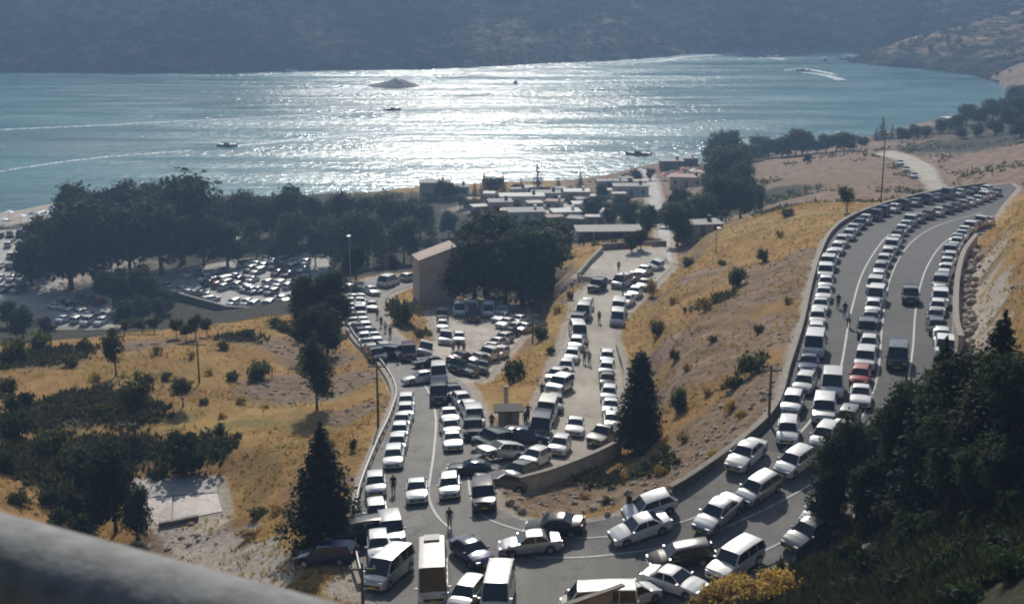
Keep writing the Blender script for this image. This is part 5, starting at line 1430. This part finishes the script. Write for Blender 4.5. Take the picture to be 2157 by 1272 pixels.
# ------------------------------------------------------------------ boats and wakes
def boat(px, py, L, rz, label, mhull, canopy=True):
    L *= 1.2
    p = gp(px, py); p.z = 0
    t = empty('motor_boat', p, rz)
    st = [(-.5, .36, .34, .75), (-.3, .42, .42, .74), (0, .44, .42, .76), (.25, .36, .30, .86), (.42, .16, .12, 1.0), (.5, .01, .01, 1.1)]
    rings = []
    for x, w, wb2, z in st:
        w *= L * .42; wb2 *= L * .42
        rings.append([Vector((x * L, -wb2, -.25)), Vector((x * L, wb2, -.25)), Vector((x * L, w, z * .55)), Vector((x * L, w, z)), Vector((x * L, -w, z)), Vector((x * L, -w, z * .55))])
    b = MB(); b.loft(rings); link('hull', fixn(b.mesh('hull', mhull, angle=30)), t)
    b = MB(); b.box(-.12 * L, .14 * L, -.11 * L, .11 * L, .70, 1.25); link('console', b.mesh('console', M['dark']), t)
    if canopy:
        b = MB(); b.box(-.34 * L, .16 * L, -.16 * L, .16 * L, 2.1, 2.2)
        for sx in (-.32, .14):
            for sy in (-.14, .14): b.bar((sx * L, sy * L, .6), (sx * L, sy * L, 2.1), .06)
        link('canopy', b.mesh('canopy', M['blue']), t)
    b = MB(); b.box(-.54 * L, -.48 * L, -.2, .2, .1, 1.2); link('outboard_motor', b.mesh('outboard_motor', M['dark']), t)
    return tag(t, label, 'boat')
HULL1 = mat('boat_hull_dark', (.05, .035, .03), .5); HULL2 = mat('boat_hull_white', (.7, .7, .68), .4)
boat(827, 232, 6.5, R(8), 'dark motor boat heading right at the end of the long straight wake', HULL1)
boat(478, 308, 6.5, R(188), 'dark motor boat on the near left water in front of a bright wake', HULL1)
boat(1086, 175, 5.5, R(90), 'small dark boat in the middle of the sun glitter', HULL1)
boat(616, 150, 6, R(175), 'small white boat under the dark mountain shore', HULL2)
boat(1344, 326, 8, R(170), 'dark boat close to the resort shore', HULL1)
boat(1690, 150, 6.5, R(150), 'motor boat with a foamy trail in the right bay', HULL1, False)
boat(1626, 120, 7.5, R(180), 'tiny boat with spray at the far end of the bay', HULL2, False)
boat(1737, 128, 6.5, R(90), 'tiny dark boat between the far bay and the headland', HULL1)
boat(1787, 125, 10, R(170), 'larger dark boat lying off the tip of the headland', HULL1)
def wake(pix, w0, w1, label, n=14):
    pts = [gp(*q) for q in pix]; c = cr([tuple(p) for p in pts], n); b = MB()
    v = []
    for i, p in enumerate(c):
        d = Vector(c[min(i + 1, len(c) - 1)]) - Vector(c[max(i - 1, 0)]); s = Vector((d.y, -d.x, 0)).normalized()
        t = i / (len(c) - 1); w = w0 + (w1 - w0) * t; w *= 1 + .35 * math.sin(i * 2.1) * .5
        for k in (-1, -.4, .4, 1): v.append((p[0] + s.x * w * k, p[1] + s.y * w * k, .06 if abs(k) == 1 else .2))
    f = [(i * 4 + k, i * 4 + k + 1, i * 4 + k + 5, i * 4 + k + 4) for i in range(len(c) - 1) for k in range(3)]
    b.add(v, f); o = link('wake_foam', b.mesh('wake_foam', M['foam'])); tag(o, label, 'wake', None, 'stuff')
wake([(812, 234), (600, 245), (400, 255), (200, 265), (0, 274), (-120, 282)], 1.1, 1.5, 'long thin straight wake crossing the left water')
wake([(492, 308), (560, 302), (640, 293), (760, 284), (900, 280)], 1.8, 4.0, 'bright wake behind the near left boat')
wake([(0, 362), (60, 352), (160, 338), (260, 328), (400, 318)], .8, 1.2, 'broken wake line near the left beach')
wake([(618, 154), (650, 155), (680, 155)], 1.2, 1.4, 'short white wake below the mountain shore')
wake([(1692, 153), (1720, 156), (1750, 162), (1775, 170)], 2.2, 3.2, 'foamy trail in the right bay')
wake([(1600, 122), (1626, 123), (1655, 126)], 3.2, 3.6, 'spray ring at the far end of the bay')
wake([(1170, 134), (1280, 133), (1380, 131), (1440, 121), (1560, 113)], 2.2, 3, 'white surf line under the tan far slope')
wake([(1240, 160), (1260, 157), (1290, 155)], 2, 2.4, 'small foam patch left of the bay')
wake([(1650, 148), (1700, 146), (1760, 158)], 1.6, 2.2, 'curved foam beside the right bay boat')
wake([(1440, 330), (1480, 322), (1540, 312)], .7, 1.2, 'choppy foam near the resort shore')
# low island
c0, c1 = P(768, 181, 0), P(890, 181, 0)
ic = (c0 + c1) / 2; rx = (c1 - c0).length / 2
g = 40; iv = []; 
for j in range(g + 1):
    for i in range(g + 1):
        u, v = i / g * 2 - 1, j / g * 2 - 1
        q = max(0, 1 - (u * u + v * v)); 
        z = 3.6 * q * (.55 + .6 * math.exp(-((u - .15) / .45) ** 2)) + .9 * mn.noise(Vector((u * 4, v * 4, 3))) * q ** .5 - .5
        iv.append((ic.x + u * rx, ic.y + v * 16, z))
b = MB(); b.add(iv, [(j * (g + 1) + i, j * (g + 1) + i + 1, (j + 1) * (g + 1) + i + 1, (j + 1) * (g + 1) + i) for j in range(g) for i in range(g)])
o = link('rocky_island', b.mesh('rocky_island', mat('island_rock', (.10, .085, .07), 1, noise=(.3, .5)), True)); tag(o, kind='structure')

# ------------------------------------------------------------------ people
SKIN = mat('skin', (.35, .2, .13), .6)
def person_mesh(pose, shirt, trousers, hair):
    J = {'pelvis': (0, 0, .95, .145), 'waist': (0, 0, 1.10, .125), 'chest': (0, 0, 1.32, .155), 'neck': (0, .005, 1.50, .055), 'jaw': (0, .02, 1.58, .075), 'head': (0, .01, 1.68, .098), 'crown': (0, 0, 1.75, .07)}
    st = .16 if pose == 'walk' else .02
    for s, n in ((1, 'l'), (-1, 'r')):
        J['hip' + n] = (s * .095, 0, .88, .10); J['knee' + n] = (s * .10, s * st + .03, .49, .066); J['ankle' + n] = (s * .10, s * st * 1.7 - .02, .09, .043); J['toe' + n] = (s * .115, s * st * 1.7 + .15, .035, .035)
        J['sho' + n] = (s * .19, 0, 1.42, .06)
        if pose == 'wave' and s == 1: J['elb' + n] = (.36, .12, 1.50, .045); J['wri' + n] = (.40, .30, 1.72, .030); J['han' + n] = (.41, .34, 1.82, .034)
        elif pose == 'hips': J['elb' + n] = (s * .42, -.08, 1.22, .045); J['wri' + n] = (s * .22, .08, 1.06, .030); J['han' + n] = (s * .16, .12, 1.03, .034)
        else: J['elb' + n] = (s * .25, -.03 - s * st * .5, 1.14, .045); J['wri' + n] = (s * .26, .05 - s * st, .90, .030); J['han' + n] = (s * .26, .08 - s * st, .80, .034)
    E = [('pelvis', 'waist'), ('waist', 'chest'), ('chest', 'neck'), ('neck', 'jaw'), ('jaw', 'head'), ('head', 'crown')]
    for n in 'lr': E += [('pelvis', 'hip' + n), ('hip' + n, 'knee' + n), ('knee' + n, 'ankle' + n), ('ankle' + n, 'toe' + n), ('chest', 'sho' + n), ('sho' + n, 'elb' + n), ('elb' + n, 'wri' + n), ('wri' + n, 'han' + n)]
    for n in J:
        if n not in ('head', 'crown', 'jaw'): J[n] = (*J[n][:3], J[n][3] * 1.18)
    k = list(J); me = bpy.data.meshes.new('tmp'); me.from_pydata([J[n][:3] for n in k], [(k.index(a), k.index(b_)) for a, b_ in E], [])
    o = bpy.data.objects.new('tmp', me); col.objects.link(o)
    m = o.modifiers.new('s', 'SKIN'); m.use_smooth_shade = True
    for i, n in enumerate(k): me.skin_vertices[0].data[i].radius = (J[n][3], J[n][3] * (.75 if n in ('chest', 'waist', 'pelvis') else 1))
    me.skin_vertices[0].data[0].use_root = True
    o.modifiers.new('u', 'SUBSURF').levels = 1
    dg = bpy.context.evaluated_depsgraph_get(); r = bpy.data.meshes.new_from_object(o.evaluated_get(dg)); 
    bpy.data.objects.remove(o); bpy.data.meshes.remove(me)
    r.name = 'person'; r.materials.clear()
    for q in (SKIN, shirt, trousers, hair, TRIM): r.materials.append(q)
    for p in r.polygons:
        c = p.center
        i = 0
        if c.z < .07: i = 4
        elif c.z < .98 and abs(c.x) < .22 : i = 2
        elif c.z < 1.50 and c.z > 1.0 and not (abs(c.x) > .2 and c.z < 1.16): i = 1
        elif c.z > 1.70 or (c.z > 1.56 and c.y < -.01): i = 3
        p.material_index = i
    return r
HAIR = mat('dark_hair', (.015, .012, .01), .7)
cl = {n: mat('cloth_' + n.replace(' ', '_'), c, .85) for n, c in {'dark grey': (.05, .05, .055), 'white': (.7, .7, .68), 'black': (.012, .012, .014), 'red': (.3, .03, .03), 'blue': (.05, .09, .22), 'khaki': (.25, .2, .12)}.items()}
PM = {}
def person(px, py, pose, sh, tr, label, dx=0, dy=20, group=None):
    k = (pose, sh, tr)
    if k not in PM: PM[k] = person_mesh(pose, cl[sh], cl[tr], HAIR)
    p = gp(px, py); q = gp(px + dx, py + dy) - p
    o = link('person', PM[k], None, p, math.atan2(q.y, q.x) - math.pi / 2)
    return tag(o, label, 'person', group)
person(947, 1112, 'stand', 'dark grey', 'khaki', 'person in dark top standing alone on the tarmac at the junction')
person(1072, 1198, 'stand', 'black', 'black', 'person in black beside the pale van at the bottom')
person(1325, 1084, 'stand', 'black', 'black', 'person in black beside the half hidden white sedan', -10, 10)
person(1787, 690, 'hips', 'white', 'black', 'person with white top on the lane line of the upper road')
person(1779, 668, 'walk', 'black', 'blue', 'person in black walking up the upper road lane', 0, -20)
person(1765, 650, 'walk', 'black', 'black', 'person in black beside the valley side row', 0, -20)
person(1231, 765, 'walk', 'dark grey', 'black', 'person in grey walking on the middle road, left of two')
person(1241, 768, 'walk', 'khaki', 'blue', 'person in khaki walking on the middle road, right of two')
person(1236, 738, 'stand', 'white', 'black', 'person in white on the middle road behind the two walkers')
person(803, 690, 'walk', 'black', 'black', 'person in black walking past the jam', 0, -20)
person(812, 700, 'walk', 'white', 'black', 'person in white walking past the jam', 0, -20)
person(822, 712, 'stand', 'red', 'black', 'person in red beside the jam')
person(795, 672, 'stand', 'blue', 'black', 'person in blue higher up beside the jam')
person(838, 765, 'wave', 'white', 'dark grey', 'person in white with a raised arm below the jam')
person(812, 768, 'stand', 'white', 'blue', 'person in white standing at the kerb below the jam')
person(955, 745, 'stand', 'red', 'black', 'person in red at the entrance of the turnout lot')
person(966, 742, 'stand', 'black', 'black', 'person in black at the entrance of the turnout lot')
person(977, 745, 'walk', 'red', 'blue', 'person in red and blue walking in the turnout lot')
person(1107, 900, 'stand', 'black', 'black', 'person in black on the grass wedge beside the kiosk')
person(1112, 885, 'hips', 'dark grey', 'black', 'person in grey with hands on hips behind the kiosk')
person(1036, 905, 'stand', 'red', 'black', 'person in red left of the kiosk')
person(1142, 838, 'stand', 'black', 'dark grey', 'person in black left of the silver car standing across the middle road')
person(1262, 680, 'walk', 'dark grey', 'black', 'person in grey walking beside the white van line')
person(1303, 572, 'stand', 'red', 'black', 'person in red on the viewing terrace')
person(829, 1040, 'walk', 'black', 'black', 'person in black walking beside the white minivan')
person(1000, 1100, 'walk', 'white', 'khaki', 'person in white near the tip of the rocky corner') if False else None

# ------------------------------------------------------------------ dry tufts, scrub and stones on the ground
def gvec(x, y):
    i = np.clip(np.searchsorted(xs, x) - 1, 0, nx - 2); j = np.clip(np.searchsorted(ys, y) - 1, 0, ny - 2)
    u = (x - xs[i]) / (xs[i + 1] - xs[i]); v = (y - ys[j]) / (ys[j + 1] - ys[j])
    z = (GZ[j, i] * (1 - u) + GZ[j, i + 1] * u) * (1 - v) + (GZ[j + 1, i] * (1 - u) + GZ[j + 1, i + 1] * u) * v
    return z, rd[j, i], zone[j, i]
def scatter(n, y0, y1, seed):
    r = np.random.default_rng(seed)
    y = y0 + (y1 - y0) * r.random(n) ** 1.35
    x = (r.random(n) * 2 - 1) * (y * .40 + 4)
    z, d, zn = gvec(x, y)
    k = (d > 1.1) & (z > 1.0)
    return x[k], y[k], z[k], zn[k], d[k], r
def blades(name, x, y, z, size, m, r, nb=5, up=.9, spread=.5):
    n = len(x); V = []; 
    a = r.random((n, nb)) * 6.283
    s = size[:, None] * (.6 + .7 * r.random((n, nb)))
    bx = x[:, None] + np.cos(a) * s * .25; by = y[:, None] + np.sin(a) * s * .25
    tx = bx + np.cos(a) * s * spread; ty = by + np.sin(a) * s * spread
    w = s * .28
    ca, sa = np.cos(a + 1.57), np.sin(a + 1.57)
    zz = np.repeat(z[:, None], nb, 1)
    p0 = np.stack([bx - ca * w, by - sa * w, zz - .05], -1); p1 = np.stack([bx + ca * w, by + sa * w, zz - .05], -1)
    p2 = np.stack([tx, ty, zz + s * up], -1)
    co = np.stack([p0, p1, p2], 2).reshape(-1, 3)
    me = bpy.data.meshes.new(name); nt_ = len(co) // 3
    me.vertices.add(len(co)); me.vertices.foreach_set('co', co.ravel())
    me.loops.add(len(co)); me.polygons.add(nt_)
    me.loops.foreach_set('vertex_index', np.arange(len(co))); me.polygons.foreach_set('loop_start', np.arange(0, len(co), 3))
    me.materials.append(m); me.update(calc_edges=True)
    return link(name, me)
x, y, z, zn, d, r = scatter(60000, 78, 260, 1)
nzv = fbm(x, y, 6, 4); k = (nzv + .25 > r.random(len(x)) * .9 - .1) & (zn[:, 1] < .5) & (zn[:, 0] < .75)
o = blades('dry_grass', x[k], y[k], z[k], .16 + .2 * r.random(k.sum()), M['straw'], r, 4); tag(o, 'dry yellow grass tufts over the slopes between the roads', 'dry grass', kind='stuff')
k2 = (fbm(x + 50, y, 7, 4) > .3) & (zn[:, 0] < .9) & ~k
o = blades('dry_weeds', x[k2], y[k2], z[k2], .15 + .22 * r.random(k2.sum()), M['leafdry'], r, 5, .6, .7); tag(o, 'brown dry weeds scattered over the slopes', 'weeds', kind='stuff')
x, y, z, zn, d, r = scatter(110000, 58, 230, 2)
k = (zn[:, 1] > .3 + .5 * r.random(len(x)))
o = blades('scrub_cover', x[k], y[k], z[k], .35 + .45 * r.random(k.sum()), M['scrubleaf'], r, 7, .8, .7); tag(o, 'low dark scrub covering the shaded slopes', 'scrub', kind='stuff')
# far scrub on the hills and the brown terraces beyond the ridge
r = np.random.default_rng(9)
fx = r.random(26000) * 1700 - 750; fy = 690 + r.random(26000) ** 1.3 * 700
fzz = Hf(fx, fy); k = (fzz > 1.5) & (np.abs(fx) < fy * .42 + 20) & (fbm(fx, fy, 45, 4) + .1 > r.random(26000) * .8 - .25)
o = blades('far_scrub', fx[k], fy[k], fzz[k] - .3, 1.6 + 2.4 * r.random(k.sum()), M['leafdark'], r, 6, .8, .5); tag(o, 'dark scrub dotted over the hills across the lake', 'scrub', kind='stuff')
fy = 255 + r.random(14000) * 430; fx = fy * (.02 + .42 * r.random(14000)); fzz, fd, fzn = gvec(fx, fy)
k = (fzz > 1) & (fd > 2) & (fbm(fx, fy, 22, 4) > .12)
o = blades('terrace_scrub', fx[k], fy[k], fzz[k] - .1, .35 + .8 * r.random(k.sum()), M['leafolive'], r, 6, .8, .6); tag(o, 'patchy scrub on the brown terraces above the lake', 'scrub', kind='stuff')
# stones: one bmesh
x, y, z, zn, d, r = scatter(30000, 80, 240, 3)
k = (zn[:, 0] * 1.0 > .35 + r.random(len(x)) * 1.1) | (r.random(len(x)) < .015)
base = bmesh.new(); bmesh.ops.create_icosphere(base, subdivisions=1, radius=1); bv = np.array([v.co[:] for v in base.verts]); bf = np.array([[v.index for v in f.verts] for f in base.faces]); base.free()
n = int(k.sum()); sz = .07 + .26 * r.random(n) ** 4
jit = 1 + .35 * (r.random((n, len(bv), 3)) - .5)
co = bv[None] * jit * sz[:, None, None] * np.array([1.2, 1, .75]) + np.stack([x[k], y[k], z[k] + sz * .25], -1)[:, None, :]
fc = (bf[None] + (np.arange(n) * len(bv))[:, None, None]).reshape(-1, 3)
me = bpy.data.meshes.new('loose_stones'); me.from_pydata(co.reshape(-1, 3).tolist(), [], fc.tolist()); me.materials.append(M['rock'])
tag(link('loose_stones', me), 'loose pale stones on the cut slopes and verges', 'stones', kind='stuff')
# boulders one can pick out
def boulder(px, py, wpx, label, seed, group=None):
    p = gp(px, py); s = wpx / 2 * (p - Vector((0, 0, CZ))).length / F
    bm = bmesh.new(); bmesh.ops.create_icosphere(bm, subdivisions=3, radius=1)
    for v in bm.verts:
        q = 1 + .35 * mn.noise(v.co * 1.3 + Vector((seed, 0, 0))) + .12 * mn.noise(v.co * 4 + Vector((0, seed, 0)))
        v.co = Vector((v.co.x * q * s, v.co.y * q * s * .9, v.co.z * q * s * .85))
    me = bpy.data.meshes.new('boulder'); bm.to_mesh(me); bm.free(); me.materials.append(M['rock'])
    o = link('boulder', me, None, p + Vector((0, 0, s * .4)), seed); tag(o, label, 'boulder', group)
bl = [(1830, 1165, 34), (1945, 1180, 20), (2075, 1160, 24), (1910, 1100, 26), (1965, 965, 22), (1985, 1275, 30), (2115, 1185, 16), (1905, 1010, 30), (1855, 1085, 22), (1880, 1070, 26), (1790, 1100, 30), (1760, 1130, 26), (1940, 1040, 20), (2080, 880, 14), (2150, 1010, 16), (1200, 1250, 18), (2030, 1130, 14)]
for i, (x, y, w) in enumerate(sorted(bl)): boulder(x, y, w, 'pale boulder on the dark slope of the near corner, %s from the road' % ordn(i + 1), i + 1, 'boulders on the dark slope')
bl = [(1100, 1080, 20), (1075, 1062, 22), (1088, 1070, 16), (1250, 1075, 18), (1320, 1040, 14), (1150, 1085, 14), (1230, 1080, 12), (1380, 1030, 14), (1210, 1062, 14), (1280, 1085, 14)]
for i, (x, y, w) in enumerate(sorted(bl)): boulder(x, y, w, 'small boulder on the rocky corner inside the bend, %s from its tip' % ordn(i + 1), i + 40, 'boulders inside the bend')
bl = []
br = random.Random(3)
for k in range(60):
    t = br.random(); bl.append((2024 + 30 * br.random() + 40 * max(0, t - .6), 735 - 200 * t, 10 + 12 * br.random()))
for i, (x, y, w) in enumerate(sorted(bl, key=lambda q: -q[1])): boulder(x, y, w, 'pale rock in the cut bank beside the upper road, %s from its near end' % ordn(i + 1), i + 60, 'rocks of the cut bank')

# ------------------------------------------------------------------ the balcony ledge the photo was taken over
A_ = ray(-420, 990).normalized() * 1.25; B_2 = ray(1000, 1376).normalized() * 1.05
A_.z += CZ; B_2.z += CZ
dv = (B_2 - A_); dn = Vector((dv.x, dv.y, 0)).normalized(); sd2 = Vector((dn.y, -dn.x, 0))
prof = [(-.05, -3.2)] + [(-.05 * math.cos(a), -.035 + .035 * math.sin(a)) for a in [math.pi * k / 14 for k in range(15)]] + [(.05, -3.2)]
rings = []
for t_ in (-1.2, 0, .5, 1, 1.8):
    c = A_ + dv * t_
    rings.append([c + sd2 * u + Vector((0, 0, w)) for u, w in prof])
b = MB(); b.loft(rings)
o = link('balcony_ledge', fixn(b.mesh('balcony_ledge', M['ledge'], angle=40))); tag(o, 'blurred grey rounded ledge crossing the near lower corner', 'ledge')

# ------------------------------------------------------------------ air
b = MB(); b.box(-1700, 1900, -60, 2200, -12, 290)
hm = bpy.data.materials.new('air'); hm.use_nodes = True
nt = hm.node_tree; nt.nodes.clear()
pv_ = nt.nodes.new('ShaderNodeVolumePrincipled'); pv_.inputs['Color'].default_value = (.42, .64, 1.0, 1); pv_.inputs['Density'].default_value = HAZE
pv_.inputs['Anisotropy'].default_value = .35
mo = nt.nodes.new('ShaderNodeOutputMaterial'); nt.links.new(pv_.outputs[0], mo.inputs['Volume'])
tag(link('haze', b.mesh('haze', hm)), kind='stuff')
